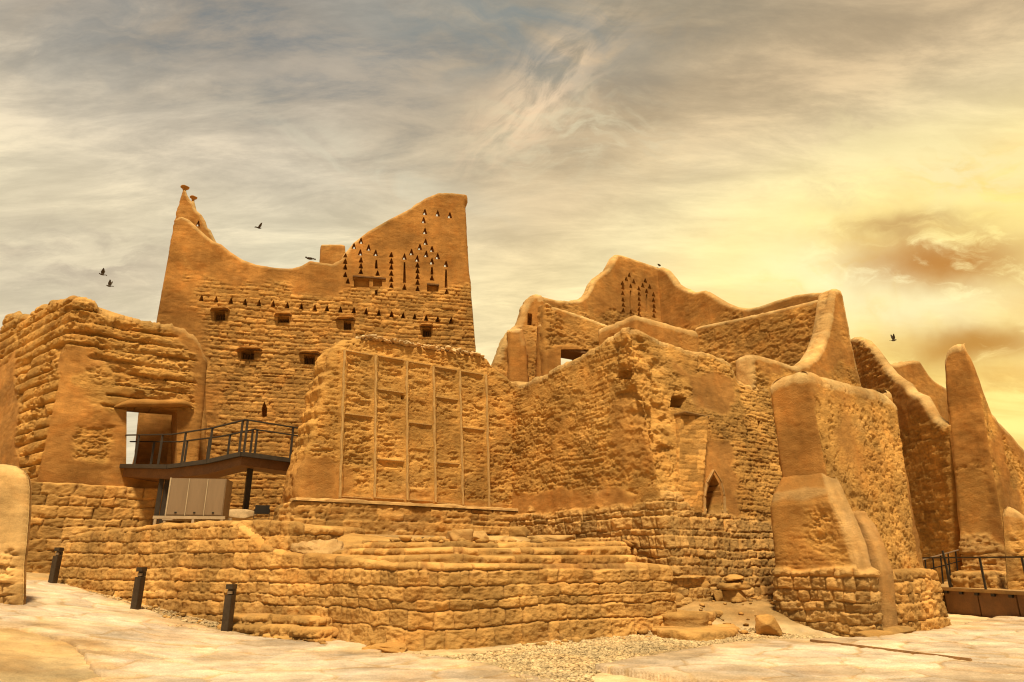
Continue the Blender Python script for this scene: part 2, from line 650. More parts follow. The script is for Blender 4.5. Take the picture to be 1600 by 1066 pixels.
            ta = np.asarray(tint).reshape(-1, 4)[bv]
            for kk in range(1, m_ + 1):
                if kk == m_:
                    cur = bv + nvert
                else:
                    t = kk / m_
                    p = Ff * (1 - t) + Bf * t
                    sl = S.ravel()[bv] + Z.ravel()[bv] * 0.7
                    dd = rim_amp * (0.05 * fbm(sl * 1.5, np.full(len(bv), t * width * 1.5 + 3), 4, 71) + 0.03 * fbm(sl * 5, np.full(len(bv), t * width * 5), 3, 73))
                    dd = dd * min(1.0, 4 * t * (1 - t) + 0.2)
                    p = p + n3 * dd[:, None]
                    verts.append(p)
                    att.append(ta)
                    cur = nbase + np.arange(len(bv))
                    nbase += len(bv)
                full_p = np.zeros(nvert, int)
                full_p[bv] = prev
                full_c = np.zeros(nvert, int)
                full_c[bv] = cur
                quads.append(np.stack([full_p[e0], full_c[e0], full_c[e1], full_p[e1]], -1))
                prev = cur
        # hole tubes
        Fl = F.reshape(-1, 3)
        Bl = B.reshape(-1, 3)
        for hi, (hp, dep) in enumerate(self.holes):
            hm = hole_id == hi
            if not hm.any():
                continue
            sp = np.pad(solid, 1, constant_values=False)
            he = []
            for (di, dj, a_, b_) in ((-1, 0, (0, 0), (0, 1)), (0, 1, (0, 1), (1, 1)), (1, 0, (1, 1), (1, 0)), (0, -1, (1, 0), (0, 0))):
                nbk = sp[1 + di:1 + di + keep.shape[0], 1 + dj:1 + dj + keep.shape[1]]
                mm = np.argwhere(hm & nbk)
                he.append(np.stack([idx[mm[:, 0] + a_[0], mm[:, 1] + a_[1]], idx[mm[:, 0] + b_[0], mm[:, 1] + b_[1]]], -1))
            he = np.concatenate(he)
            hv = np.unique(he)
            full = np.zeros(nvert, int)
            if dep is None and back:
                full[hv] = hv + nvert
            else:
                dd = dep if dep is not None else float(np.median(th))
                p = Fl[hv].copy()
                # a common depth measured from the wall plane
                basep = base.reshape(-1, 3)[hv]
                p = basep + nb3 * dd
                verts.append(p)
                att.append(np.asarray(tint).reshape(-1, 4)[hv])
                full[hv] = nbase + np.arange(len(hv))
                nbase += len(hv)
                if dep is not None:
                    verts.append(p.mean(0, keepdims=True))
                    att.append(np.asarray(tint).reshape(-1, 4)[hv[:1]])
                    cen = nbase
                    nbase += 1
                    tris.append(np.stack([full[he[:, 0]], full[he[:, 1]], np.full(len(he), cen)], -1))
            # separate front ring so the lip is crisp
            ring = Fl[hv]
            verts.append(ring)
            att.append(np.asarray(tint).reshape(-1, 4)[hv])
            fr = np.zeros(nvert, int)
            fr[hv] = nbase + np.arange(len(hv))
            nbase += len(hv)
            quads.append(np.stack([fr[he[:, 0]], fr[he[:, 1]], full[he[:, 1]], full[he[:, 0]]], -1))
        verts = np.concatenate(verts)
        att = np.concatenate(att)
        quads = np.concatenate(quads)
        tris = np.concatenate(tris) if tris else np.zeros((0, 3), int)
        # drop unused vertices
        us = np.zeros(len(verts), bool)
        us[quads.ravel()] = True
        us[tris.ravel()] = True
        mp = np.cumsum(us) - 1
        return mesh_obj(name, verts[us], (mp[quads], mp[tris]), mat, parent, att[us])


class Loft:
    """a solid whose plan changes with height; the top follows a profile along every side"""

    def __init__(self, layers, res, r=0.12, top_r=0.15):
        self.lz = np.array([l[0] for l in layers], float)
        self.lp = np.array([[np.asarray(p, float) for p in l[1]] for l in layers])
        self.nc = self.lp.shape[1]
        self.res, self.r, self.top_r = res, r, top_r
        self.prof = {}
        self.holes = []
        self.len = np.array([max(np.linalg.norm(self.lp[k][(e + 1) % self.nc] - self.lp[k][e]) for k in range(len(self.lz))) for e in range(self.nc)])
        self.cum = np.concatenate([[0], np.cumsum(self.len)])

    def _corner(self, c_, z):
        lz = self.lz
        out = []
        for k in range(2):
            v = self.lp[:, c_, k]
            y = np.interp(z, lz, v)
            lo, hi = z < lz[0], z > lz[-1]
            y = np.where(lo, v[0] + (z - lz[0]) * (v[1] - v[0]) / (lz[1] - lz[0]), y)
            y = np.where(hi, v[-1] + (z - lz[-1]) * (v[-1] - v[-2]) / (lz[-1] - lz[-2]), y)
            out.append(y)
        return out

    def pix(self, e, px, py):
        r = ray(px, py)
        z = (self.lz[0] + self.lz[-1]) / 2
        t = 0.5
        for _ in range(25):
            a = np.array([float(v) for v in self._corner(e, np.float64(z))])
            b = np.array([float(v) for v in self._corner((e + 1) % self.nc, np.float64(z))])
            d = b - a
            M = np.array([[d[0], -r[0]], [d[1], -r[1]]])
            t, k = np.linalg.solve(M, -a)
            z = 0.5 * z + 0.5 * (EYE[2] + k * r[2])
        return float(t), float(z)

    def sz(self, e, px, py):
        t, z = self.pix(e, px, py)
        return (self.cum[e] + t * self.len[e], z)

    def profile(self, e, pts):
        q = sorted(self.pix(e, *p) for p in pts)
        self.prof[e] = (np.array([a for a, _ in q]), np.array([b for _, b in q]))

    def mirror(self, e, src):
        """side e runs back along side src: same crest, reversed"""
        t, z = self.prof[src]
        self.prof[e] = (1 - np.clip(t, -9, 9)[::-1], z[::-1])

    def flat(self, e, z):
        self.prof[e] = (np.array([0, 1]), np.array([z, z]))

    def hole_px(self, e, pts, depth):
        self.holes.append((e, [self.sz(e, *p) for p in pts], depth))

    def cnt(self, e):
        return max(3, int(math.ceil(self.len[e] / (self.res * (5 if e in self.coarse else 1)))))

    def point(self, e, t, z, out=0.0):
        a = np.array([float(v) for v in self._corner(e, np.float64(z))])
        b = np.array([float(v) for v in self._corner((e + 1) % self.nc, np.float64(z))])
        p = a + (b - a) * t
        d = (b - a) / np.linalg.norm(b - a)
        n = np.array([d[1], -d[0]])
        p = p + n * out
        return np.array([p[0], p[1], z])

    def build(self, name, parent, mat, disp, z0=None, coarse=(), cope=0.0, rag=0.0):
        res = self.res
        self.coarse = set(coarse)
        z0 = self.lz[0] if z0 is None else z0
        E, T = [], []
        for e in range(self.nc):
            n = self.cnt(e)
            E += [e] * n
            T += list(np.arange(n) / n)
        E = np.array(E)
        T0 = np.array(T)
        nc_ = len(E)
        zt = np.zeros(nc_)
        if self.nc == 4 and 1 in self.prof and 3 not in self.prof:
            self.mirror(3, 1)
        for e in range(self.nc):
            m = E == e
            if e in self.prof:
                zt[m] = np.interp(T0[m], *self.prof[e])
        for e in range(self.nc):
            if e not in self.prof:
                m = np.where(E == e)[0]
                a = zt[(m[0] - 1) % nc_]
                b = zt[(m[-1] + 1) % nc_]
                if ((e - 1) % self.nc) not in self.prof:
                    a = b
                if ((e + 1) % self.nc) not in self.prof:
                    b = a
                zt[m] = a + (b - a) * T0[m]
        w = max(1, int(self.r * 0.8 / res))
        kern = np.ones(2 * w + 1) / (2 * w + 1)
        zt = np.convolve(np.concatenate([zt[-w:], zt, zt[:w]]), kern, 'valid')
        if rag:
            sr = self.cum[E] + T0 * self.len[E]
            rn = fbm(sr * 1.5, sr * 0 + 2.2, 4, 85) * 2.5
            zt = zt + rag * ((np.floor(rn) + ss(0, 0.25, rn - np.floor(rn))) / 2.5 + 0.4 * fbm(sr * 6, sr * 0, 3, 86))
        rt = self.top_r
        H = (zt - rt - z0).max()
        nv = max(3, int(math.ceil(H / res)))
        v = np.linspace(0, 1, nv + 1)[:, None]
        Z = z0 + v * (zt - rt - z0)[None, :]
        Tm = np.repeat(T0[None, :], nv + 1, 0)

        def pos(Tm, Z):
            X = np.zeros(Z.shape)
            Y = np.zeros(Z.shape)
            for e in range(self.nc):
                m = E == e
                a = self._corner(e, Z[:, m])
                b = self._corner((e + 1) % self.nc, Z[:, m])
                X[:, m] = a[0] + (b[0] - a[0]) * Tm[:, m]
                Y[:, m] = a[1] + (b[1] - a[1]) * Tm[:, m]
            return X, Y
        X0, Y0 = pos(Tm, Z)

        def smooth(A, w):
            if w < 1:
                return A
            for _ in range(2):
                Ap = np.concatenate([A[:, -w:], A, A[:, :w]], 1)
                cs = np.concatenate([np.zeros((A.shape[0], 1)), np.cumsum(Ap, 1)], 1)
                A = (cs[:, 2 * w + 1:] - cs[:, :-2 * w - 1]) / (2 * w + 1)
            return A
        wr = max(1, int(self.r / res))
        Xs, Ys = smooth(X0, wr), smooth(Y0, wr)
        tx = np.roll(Xs, -1, 1) - np.roll(Xs, 1, 1)
        ty = np.roll(Ys, -1, 1) - np.roll(Ys, 1, 1)
        ln = np.maximum(np.hypot(tx, ty), 1e-9)
        nx, ny = ty / ln, -tx / ln
        # holes
        cs_ = self.cum[E] + (T0 + 0.5 / np.array([self.cnt(e) for e in E])) * self.len[E]
        Sv = self.cum[E][None, :] + Tm * self.len[E][None, :]
        sc = np.repeat(cs_[None, :], nv, 0)
        zc = (Z[:-1] + Z[1:]) / 2
        hole_id = np.full((nv, nc_), -1)
        for hi, (e, hp, dep) in enumerate(self.holes):
            Hh = np.asarray(hp)
            m = (E[None, :] == e) & (sc > Hh[:, 0].min() - res) & (sc < Hh[:, 0].max() + res) & (zc > Hh[:, 1].min() - res) & (zc < Hh[:, 1].max() + res)
            ix = np.argwhere(m)
            if not len(ix):
                continue
            sdh, _, _ = poly_sd(hp, sc[m], zc[m])
            sel = ix[sdh > 0]
            hole_id[sel[:, 0], sel[:, 1]] = hi
        solid = hole_id < 0
        for hi, (e, hp, dep) in enumerate(self.holes):
            hm = hole_id == hi
            a = np.zeros(Z.shape, bool)
            b = np.zeros(Z.shape, bool)
            for dz in (0, 1):
                for dc in (0, 1):
                    a[dz:dz + nv] |= np.roll(hm, dc, 1)
                    b[dz:dz + nv] |= np.roll(solid, dc, 1)
            m = a & b
            if m.any():
                _, hs, hz = poly_sd(hp, Sv[m], Z[m])
                Z[m] = hz
                Sv[m] = hs
                Lm = np.repeat(self.len[E][None, :], nv + 1, 0)
                Cm = np.repeat(self.cum[E][None, :], nv + 1, 0)
                Tm[m] = (hs - Cm[m]) / Lm[m]
        X1, Y1 = pos(Tm, Z)
        X, Y = X1 + (Xs - X0), Y1 + (Ys - Y0)
        c = Ctx()
        c.S, c.Z, c.loft = Sv, Z, self
        c.e = np.repeat(E[None, :], nv + 1, 0)
        c.zt = zt[None, :]
        D, tint = disp(c)
        D = np.asarray(D)
        if cope:
            tint = np.array(tint)
            dd_ = zt[None, :] - Z + 0.04 * fbm(Sv * 2.5, Z * 2.5, 3, 87)
            tint[..., 3] = 1 - cope * (1 - ss(rt * 1.05, rt * 1.4, dd_)) * (0.6 + 0.4 * ss(-0.3, 0.2, fbm(Sv * 1.3, Z, 3, 88)))
        PX, PY = X + nx * D, Y + ny * D
        rows = [np.stack([PX, PY, Z], -1)]
        arows = [np.asarray(tint)]
        na = max(3, min(8, int(rt * 1.6 / res)))
        wob = 0.03 * fbm(cs_ * 1.2, cs_ * 0 + 4.2, 3, 83) + 0.02 * fbm(cs_ * 4, cs_ * 0 + 8.2, 2, 84)
        for k in range(1, na + 1):
            a = k / na * math.pi / 2
            inset = rt * (1 - math.cos(a))
            dd = D[-1] * math.cos(a) ** 0.7 if k < na else 0 * D[-1]
            rows.append(np.stack([X[-1] + nx[-1] * (dd - inset), Y[-1] + ny[-1] * (dd - inset), zt - rt + rt * math.sin(a) + wob * math.sin(a)], -1)[None])
            arows.append(np.asarray(tint)[-1:])
        G = np.concatenate(rows)
        A = np.concatenate(arows)
        nr = G.shape[0]
        idx = np.arange(nr * nc_).reshape(nr, nc_)
        sol = np.concatenate([solid, np.ones((nr - 1 - nv, nc_), bool)])
        cells = np.argwhere(sol)
        c2 = (cells[:, 1] + 1) % nc_
        quads = [np.stack([idx[cells[:, 0], cells[:, 1]], idx[cells[:, 0], c2], idx[cells[:, 0] + 1, c2], idx[cells[:, 0] + 1, cells[:, 1]]], -1)]
        verts = [G.reshape(-1, 3)]
        att = [A.reshape(-1, 4)]
        nbase = nr * nc_
        top = G[-1]
        tess = tessellate_polygon([[Vector((float(p[0]), float(p[1]), 0)) for p in top]])
        tris = [idx[-1][np.array(tess)]] if tess else []
        for hi, (e, hp, dep) in enumerate(self.holes):
            hm = hole_id == hi
            if not hm.any():
                continue
            he = []
            sp = np.pad(solid, ((1, 1), (0, 0)), constant_values=True)
            up = sp[:-2]
            dn = sp[2:]
            for cond, a_, b_ in ((up, (0, 0), (0, 1)), (np.roll(solid, -1, 1), (0, 1), (1, 1)), (dn, (1, 1), (1, 0)), (np.roll(solid, 1, 1), (1, 0), (0, 0))):
                mm = np.argwhere(hm & cond)
                he.append(np.stack([idx[mm[:, 0] + a_[0], (mm[:, 1] + a_[1]) % nc_], idx[mm[:, 0] + b_[0], (mm[:, 1] + b_[1]) % nc_]], -1))
            he = np.concatenate(he)
            hv = np.unique(he)
            a = self.lp[0][e]
            b = self.lp[0][(e + 1) % self.nc]
            d = (b - a) / np.linalg.norm(b - a)
            inn = np.array([-d[1], d[0], 0.0])
            base = np.stack([X, Y, Z], -1).reshape(-1, 3)[hv]
            deep = base + inn * abs(dep)
            ring = G.reshape(-1, 3)[hv]
            verts += [ring, deep]
            ta = A.reshape(-1, 4)[hv]
            att += [ta, ta]
            fr = np.zeros(nr * nc_, int)
            dp = np.zeros(nr * nc_, int)
            fr[hv] = nbase + np.arange(len(hv))
            nbase += len(hv)
            dp[hv] = nbase + np.arange(len(hv))
            nbase += len(hv)
            quads.append(np.stack([fr[he[:, 0]], fr[he[:, 1]], dp[he[:, 1]], dp[he[:, 0]]], -1))
            if dep > 0:
                verts.append(deep.mean(0, keepdims=True))
                att.append(ta[:1])
                tris.append(np.stack([dp[he[:, 0]], dp[he[:, 1]], np.full(len(he), nbase)], -1))
                nbase += 1
        verts = np.concatenate(verts)
        att = np.concatenate(att)
        quads = np.concatenate(quads)
        tris = np.concatenate(tris) if len(tris) else np.zeros((0, 3), int)
        us = np.zeros(len(verts), bool)
        us[quads.ravel()] = True
        us[tris.ravel()] = True
        mp = np.cumsum(us) - 1
        return mesh_obj(name, verts[us], (mp[quads], mp[tris]), mat, parent, att[us])


def region(c, pts, e=0, soft=0.25, warp=0.35, seed=3):
    """soft mask of a patch of wall given by its outline on side e"""
    if hasattr(c, 'slab'):
        poly = [c.slab.pix(*p) for p in pts]
        m = np.ones(c.S.shape, bool)
    else:
        poly = [c.loft.sz(e, *p) for p in pts]
        m = c.e == e
    s_, _, _ = poly_sd(poly, c.S, c.Z)
    s_ = s_ + warp * fbm(c.S * 0.9, c.Z * 1.3, 4, 90 + seed)
    return ss(-soft, soft, s_) * m


def pack(tint, raw, stone):
    return np.stack([np.clip(tint, 0, 1) + 0 * raw, np.clip(raw, 0, 1), np.clip(stone, 0, 1) + 0 * raw, np.ones(raw.shape)], -1)


# ------------------------------------------------------------------ materials
def mud_material(name, plaster, raw, stone, bump=0.8, fine=24.0, streak=1.0):
    m = bpy.data.materials.new(name)
    m.use_nodes = True
    nt = m.node_tree
    nt.nodes.clear()
    N = NT(nt)
    out = N.n('ShaderNodeOutputMaterial')
    b = N.n('ShaderNodeBsdfPrincipled')
    b.inputs['Roughness'].default_value = 0.95
    b.inputs['Specular IOR Level'].default_value = 0.12
    geo = N.n('ShaderNodeNewGeometry')
    p = geo.outputs['Position']
    at_ = N.n('ShaderNodeAttribute', attribute_name='tint')
    sp = N.n('ShaderNodeSeparateColor', i_0=at_.outputs['Color'])
    tint, rw, stn = sp.outputs[0], sp.outputs[1], sp.outputs[2]
    base = N.mix(rw, c4(plaster), c4(raw))
    base = N.mix(stn, base, c4(stone))
    base = N.mix(N.math('SUBTRACT', 1.0, at_.outputs['Alpha']), base, (0.60, 0.41, 0.18, 1))
    big = N.noise(p, 0.55, 5.0, 0.6, 0.4)
    med = N.noise(N.scalevec(p, 1.0, 1.0, 2.4), 3.0, 6.0, 0.62, 0.2)
    fin = N.noise(p, fine, 7.0, 0.68)
    grit = N.noise(p, fine * 3.5, 3.0, 0.7)
    v = N.math('ADD', N.ramp(tint, 0.0, 1.0, 0.72, 1.20), 0.0)
    v = N.math('MULTIPLY', v, N.ramp(big, 0.28, 0.72, 0.78, 1.18))
    v = N.math('MULTIPLY', v, N.ramp(med, 0.25, 0.75, 0.84, 1.14))
    v = N.math('MULTIPLY', v, N.ramp(grit, 0.25, 0.75, 0.82, 1.18))
    rain = N.noise(N.scalevec(p, 1.6, 1.6, 0.16), 1.0, 5.0, 0.62, 0.2)
    v = N.math('MULTIPLY', v, N.ramp(rain, 0.3, 0.7, 0.86, 1.10))
    mul = N.n('ShaderNodeCombineColor', i_0=v, i_1=v, i_2=v)
    colr = N.mix(1.0, base, mul.outputs[0], 'MULTIPLY')
    # redder and yellower patches
    hue = N.noise(p, 0.9, 4.0, 0.6, 0.8)
    colr = N.mix(N.ramp(hue, 0.45, 0.70, 0.0, 0.5), colr, N.mix(1.0, colr, (1.05, 0.86, 0.66, 1), 'MULTIPLY'))
    # paler, greyer repairs and weathered patches
    rep = N.noise(N.scalevec(p, 1.0, 1.0, 1.5), 0.75, 5.0, 0.62, 0.6)
    colr = N.mix(N.ramp(rep, 0.56, 0.70, 0.0, 0.42), colr, N.mix(1.0, colr, (1.08, 1.16, 1.45, 1), 'MULTIPLY'))
    # chips of straw and pale grit
    chips = N.noise(N.scalevec(p, 1, 1, 3.0), 17.0, 2.0, 0.5)
    colr = N.mix(N.math('MULTIPLY', N.ramp(chips, 0.68, 0.76), 0.35), colr, c4([min(1, x * 1.5) for x in raw]))
    stv = N.noise(N.scalevec(p, 8.0, 8.0, 32.0), 1.0, 5.0, 0.65, 0.3)
    chunk = N.noise(N.scalevec(p, 1, 1, 2.2), 8.0, 5.0, 0.65, 0.3)
    hgt = N.math('ADD', N.math('MULTIPLY', fin, 0.8), N.math('MULTIPLY', grit, 0.3))
    hgt = N.math('ADD', hgt, N.math('MULTIPLY', N.math('MULTIPLY', chunk, rw), 1.2))
    hgt = N.math('ADD', hgt, N.math('MULTIPLY', N.math('MULTIPLY', stv, N.math('SUBTRACT', 1.0, rw)), 0.3 * streak))
    bm = N.n('ShaderNodeBump', i_Height=hgt)
    bm.inputs['Strength'].default_value = bump
    bm.inputs['Distance'].default_value = 0.035
    nt.links.new(colr, b.inputs['Base Color'])
    nt.links.new(bm.outputs[0], b.inputs['Normal'])
    nt.links.new(b.outputs[0], out.inputs[0])
    return m


def plain_material(name, colour, rough=0.6, metal=0.0, spec=0.4, var=0.12, scale=6.0, bump=0.1, stretch=(1, 1, 1)):
    m = bpy.data.materials.new(name)
    m.use_nodes = True
    nt = m.node_tree
    nt.nodes.clear()
    N = NT(nt)
    out = N.n('ShaderNodeOutputMaterial')
    b = N.n('ShaderNodeBsdfPrincipled')
    b.inputs['Metallic'].default_value = metal
    b.inputs['Specular IOR Level'].default_value = spec
    geo = N.n('ShaderNodeNewGeometry')
    p = N.scalevec(geo.outputs['Position'], *stretch)
    n1 = N.noise(p, scale, 5.0, 0.6, 0.2)
    n2 = N.noise(p, scale * 7, 3.0, 0.6)
    v = N.math('MULTIPLY', N.ramp(n1, 0.25, 0.75, 1 - var, 1 + var), N.ramp(n2, 0.25, 0.75, 1 - var * 0.5, 1 + var * 0.5))
    mul = N.n('ShaderNodeCombineColor', i_0=v, i_1=v, i_2=v)
    colr = N.mix(1.0, c4(colour), mul.outputs[0], 'MULTIPLY')
    nt.links.new(colr, b.inputs['Base Color'])
    N.set(b.inputs['Roughness'], N.ramp(n1, 0.2, 0.8, max(0.05, rough - 0.1), min(1, rough + 0.1)))
    bm = N.n('ShaderNodeBump', i_Height=n2)
    bm.inputs['Strength'].default_value = bump
    bm.inputs['Distance'].default_value = 0.01
    nt.links.new(bm.outputs[0], b.inputs['Normal'])
    nt.links.new(b.outputs[0], out.inputs[0])
    return m


PLASTER = (0.42, 0.212, 0.060)
RAW = (0.49, 0.275, 0.080)
STONE = (0.49, 0.30, 0.11)
M_mud = mud_material('mud_brick', PLASTER, RAW, STONE)
M_tower = mud_material('tower_mud', (0.415, 0.205, 0.056), (0.475, 0.262, 0.078), STONE)
M_back = mud_material('far_mud', (0.41, 0.205, 0.057), (0.455, 0.25, 0.074), STONE)
M_stone = mud_material('rough_stone', (0.30, 0.155, 0.05), (0.475, 0.275, 0.088), (0.48, 0.278, 0.09), 0.6, 20.0)
M_clean = mud_material('clean_plaster', (0.54, 0.345, 0.145), (0.53, 0.335, 0.135), (0.52, 0.33, 0.13), 0.35)
M_dark_metal = plain_material('dark_painted_steel', (0.045, 0.034, 0.024), 0.5, 0.0, 0.4, 0.2)
M_rust = plain_material('brown_panel', (0.20, 0.10, 0.04), 0.6, 0.0, 0.3, 0.2, 3.0, 0.1)
M_lamp = plain_material('bollard_metal', (0.06, 0.042, 0.027), 0.45, 0.3, 0.5, 0.25, 9.0)
M_black = plain_material('black_plastic', (0.015, 0.012, 0.009), 0.5)
M_cab = plain_material('beige_sheet_metal', (0.27, 0.19, 0.115), 0.45, 0.2, 0.5, 0.10, 2.0, 0.05, (1, 1, 0.15))
M_cabl = plain_material('pale_sheet_metal', (0.48, 0.38, 0.25), 0.45, 0.2, 0.5, 0.10, 2.0, 0.05)
M_wood = plain_material('old_wood', (0.16, 0.085, 0.035), 0.8, 0.0, 0.2, 0.3, 5.0, 0.4, (6, 6, 1))
M_rib = plain_material('pale_wood_strip', (0.48, 0.31, 0.125), 0.85, 0.0, 0.2, 0.25, 7.0, 0.4, (4, 4, 1))
M_conc = plain_material('concrete', (0.46, 0.33, 0.18), 0.9, 0.0, 0.2, 0.18, 8.0, 0.3)
M_steel = plain_material('galvanised_steel', (0.42, 0.34, 0.25), 0.4, 0.6, 0.5, 0.1)
M_bird = plain_material('dark_feathers', (0.05, 0.035, 0.02), 0.8)
#PARTS#

# ------------------------------------------------------------------ terrain
def softplus(t, k=0.5):
    return k * np.log1p(np.exp(np.clip(t / k, -40, 40)))


def gh(x, y):
    x = np.asarray(x, float)
    y = np.asarray(y, float)
    z = 0.125 * softplus(-(x + 5.2))
    z = np.minimum(z, 2.0)
    q = y - 16.9 + 0.25 * fbm(x * 0.8, y * 0.8, 2, 7)
    z = z + 0.62 * ss(-0.5, 1.6, q) * ss(2.4, 4.0, x) * (1 - ss(7.6, 9.5, x))
    return z


def gnd(px, py):
    r = ray(px, py)
    k = 12.0
    for _ in range(60):
        X = EYE + r * k
        z = float(gh(X[0], X[1]))
        kn = (z - EYE[2]) / r[2]
        k = 0.6 * k + 0.4 * min(max(kn, 4), 60)
    X = EYE + r * k
    return np.array([X[0], X[1], float(gh(X[0], X[1]))])


def worley(x, y, seed=0, jit=0.9):
    ix, iy = np.floor(x), np.floor(y)
    f1 = np.full(x.shape, 9.0)
    f2 = np.full(x.shape, 9.0)
    cid = np.zeros(x.shape)
    for dx in (-1, 0, 1):
        for dy in (-1, 0, 1):
            cx, cy = ix + dx, iy + dy
            qx = cx + 0.5 + jit * (_h(cx, cy, seed) - 0.5)
            qy = cy + 0.5 + jit * (_h(cx, cy, seed + 5) - 0.5)
            d = np.hypot(x - qx, y - qy)
            nearer = d < f1
            f2 = np.where(nearer, f1, np.minimum(f2, d))
            cid = np.where(nearer, _h(cx, cy, seed + 9), cid)
            f1 = np.where(nearer, d, f1)
    return f1, f2 - f1, cid


def axis(lo, hi, step, far):
    core = np.arange(lo, hi + step, step)
    a, s = [], step
    v = lo
    while v > -far:
        s *= 1.35
        v -= s
        a.append(v)
    b, s = [], step
    v = core[-1]
    while v < far:
        s *= 1.35
        v += s
        b.append(v)
    return np.array(a[::-1] + list(core) + b)


gx, gy = axis(-17, 16, 0.07, 2500), axis(7.5, 25, 0.07, 2500)
GX, GY = np.meshgrid(gx, gy)
GZ = gh(GX, GY) + 0.02 * fbm(GX * 0.8, GY * 0.8, 4, 61) + 0.012 * fbm(GX * 5, GY * 5, 3, 63)
M_ground = mud_material('sandy_gravel', (0.44, 0.28, 0.115), (0.60, 0.46, 0.26), (0.54, 0.39, 0.2), 0.9, 16.0, 0.0)
ii = np.arange(GX.size).reshape(GX.shape)
gq = np.stack([ii[:-1, :-1].ravel(), ii[:-1, 1:].ravel(), ii[1:, 1:].ravel(), ii[1:, :-1].ravel()], -1)
dirt = np.clip(ss(0.05, 0.4, gh(GX, GY) - 0.125 * softplus(-(GX + 5.2))) + ss(-6.0, -7.5, GX) * 0.7, 0, 1)
gt = pack(0.5 + 0.4 * fbm(GX * 0.5, GY * 0.5, 4, 65), 1 - dirt, np.zeros(GX.shape))
ground = mesh_obj('ground', np.stack([GX, GY, GZ], -1).reshape(-1, 3), (gq, np.zeros((0, 3), int)), M_ground, None, gt.reshape(-1, 4))
tag(ground, kind='structure')


def sheet(name, poly, res, rise, mat, drop=0.15, cell=1.1, bev=0.04, edge_noise=0.10, joint=0.085, seed=0):
    P = np.asarray(poly)[:, :2]
    mn, mx = P.min(0), P.max(0)
    X, Y = np.meshgrid(np.arange(mn[0], mx[0] + res, res), np.arange(mn[1], mx[1] + res, res))
    Xc, Yc = X[:-1, :-1] + res / 2, Y[:-1, :-1] + res / 2
    sdc, _, _ = poly_sd(P, Xc, Yc)
    keep = sdc + edge_noise * fbm(Xc * 1.2, Yc * 1.2, 3, 5 + seed) > 0
    sdv, _, _ = poly_sd(P, X, Y)
    wx = X + 0.25 * fbm(X * 0.7, Y * 0.7, 3, 33 + seed)
    wy = Y + 0.25 * fbm(X * 0.7 + 9, Y * 0.7, 3, 35 + seed)
    f1, f21, cid = worley(wx / cell, wy / (cell * 0.8), 3 + seed)
    j = ss(0.0, joint, f21)
    flake = fbm(X * 1.1, Y * 1.6, 4, 37 + seed)
    strata = np.floor(flake * 3.2) / 3.2
    h = 0.014 * j + 0.018 * (cid - 0.5) * j + 0.016 * strata * j + 0.008 * fbm(X * 4, Y * 4, 3, 39 + seed)
    d = np.clip(sdv + edge_noise * fbm(X * 1.2, Y * 1.2, 3, 5 + seed), 0, bev)
    Z = gh(X, Y) + rise + h - (bev - np.sqrt(np.maximum(0, bev ** 2 - (bev - d) ** 2)))
    idx = np.arange(X.size).reshape(X.shape)
    c = np.argwhere(keep)
    q = [np.stack([idx[c[:, 0], c[:, 1]], idx[c[:, 0], c[:, 1] + 1], idx[c[:, 0] + 1, c[:, 1] + 1], idx[c[:, 0] + 1, c[:, 1]]], -1)]
    V_ = np.stack([X, Y, Z], -1).reshape(-1, 3)
    kp = np.pad(keep, 1, constant_values=False)
    ed = []
    for (di, dj, a_, b_) in ((-1, 0, (0, 0), (0, 1)), (0, 1, (0, 1), (1, 1)), (1, 0, (1, 1), (1, 0)), (0, -1, (1, 0), (0, 0))):
        nbk = kp[1 + di:1 + di + keep.shape[0], 1 + dj:1 + dj + keep.shape[1]]
        mm = np.argwhere(keep & ~nbk)
        ed.append(np.stack([idx[mm[:, 0] + a_[0], mm[:, 1] + a_[1]], idx[mm[:, 0] + b_[0], mm[:, 1] + b_[1]]], -1))
    ed = np.concatenate(ed)
    # round the stair-stepped border
    bvs = np.unique(ed)
    full = np.zeros(len(V_), int)
    pos_ = V_.copy()
    for _ in range(3):
        acc = np.zeros((len(V_), 3))
        cnt = np.zeros(len(V_))
        for a_, b_ in ((0, 1), (1, 0)):
            np.add.at(acc, ed[:, a_], pos_[ed[:, b_]])
            np.add.at(cnt, ed[:, a_], 1)
        pos_[bvs, :2] = 0.5 * pos_[bvs, :2] + 0.5 * (acc[bvs] / cnt[bvs][:, None])[:, :2]
    low = pos_[bvs].copy()
    low[:, 2] -= drop
    full[bvs] = len(V_) + np.arange(len(bvs))
    allv = np.concatenate([pos_, low])
    q.append(np.stack([ed[:, 1], ed[:, 0], full[ed[:, 0]], full[ed[:, 1]]], -1))
    q = np.concatenate(q)
    patch = ss(0.05, 0.5, fbm(X * 0.6, Y * 1.1, 5, 41 + seed)) * 0.4 + 0.6 * ss(0.9, 0.1, sdv + 0.5 * fbm(X, Y, 4, 43 + seed))
    A = pack(0.25 + 0.5 * cid + 0.3 * flake, j * (1 - np.clip(patch, 0, 1)), np.zeros(j.shape)).reshape(-1, 4)
    A = np.concatenate([A, A[bvs]])
    us = np.zeros(len(allv), bool)
    us[q.ravel()] = True
    mp = np.cumsum(us) - 1
    o = mesh_obj(name, allv[us], (mp[q], np.zeros((0, 3), int)), mat, None, A[us])
    tag(o, kind='structure')
    return o


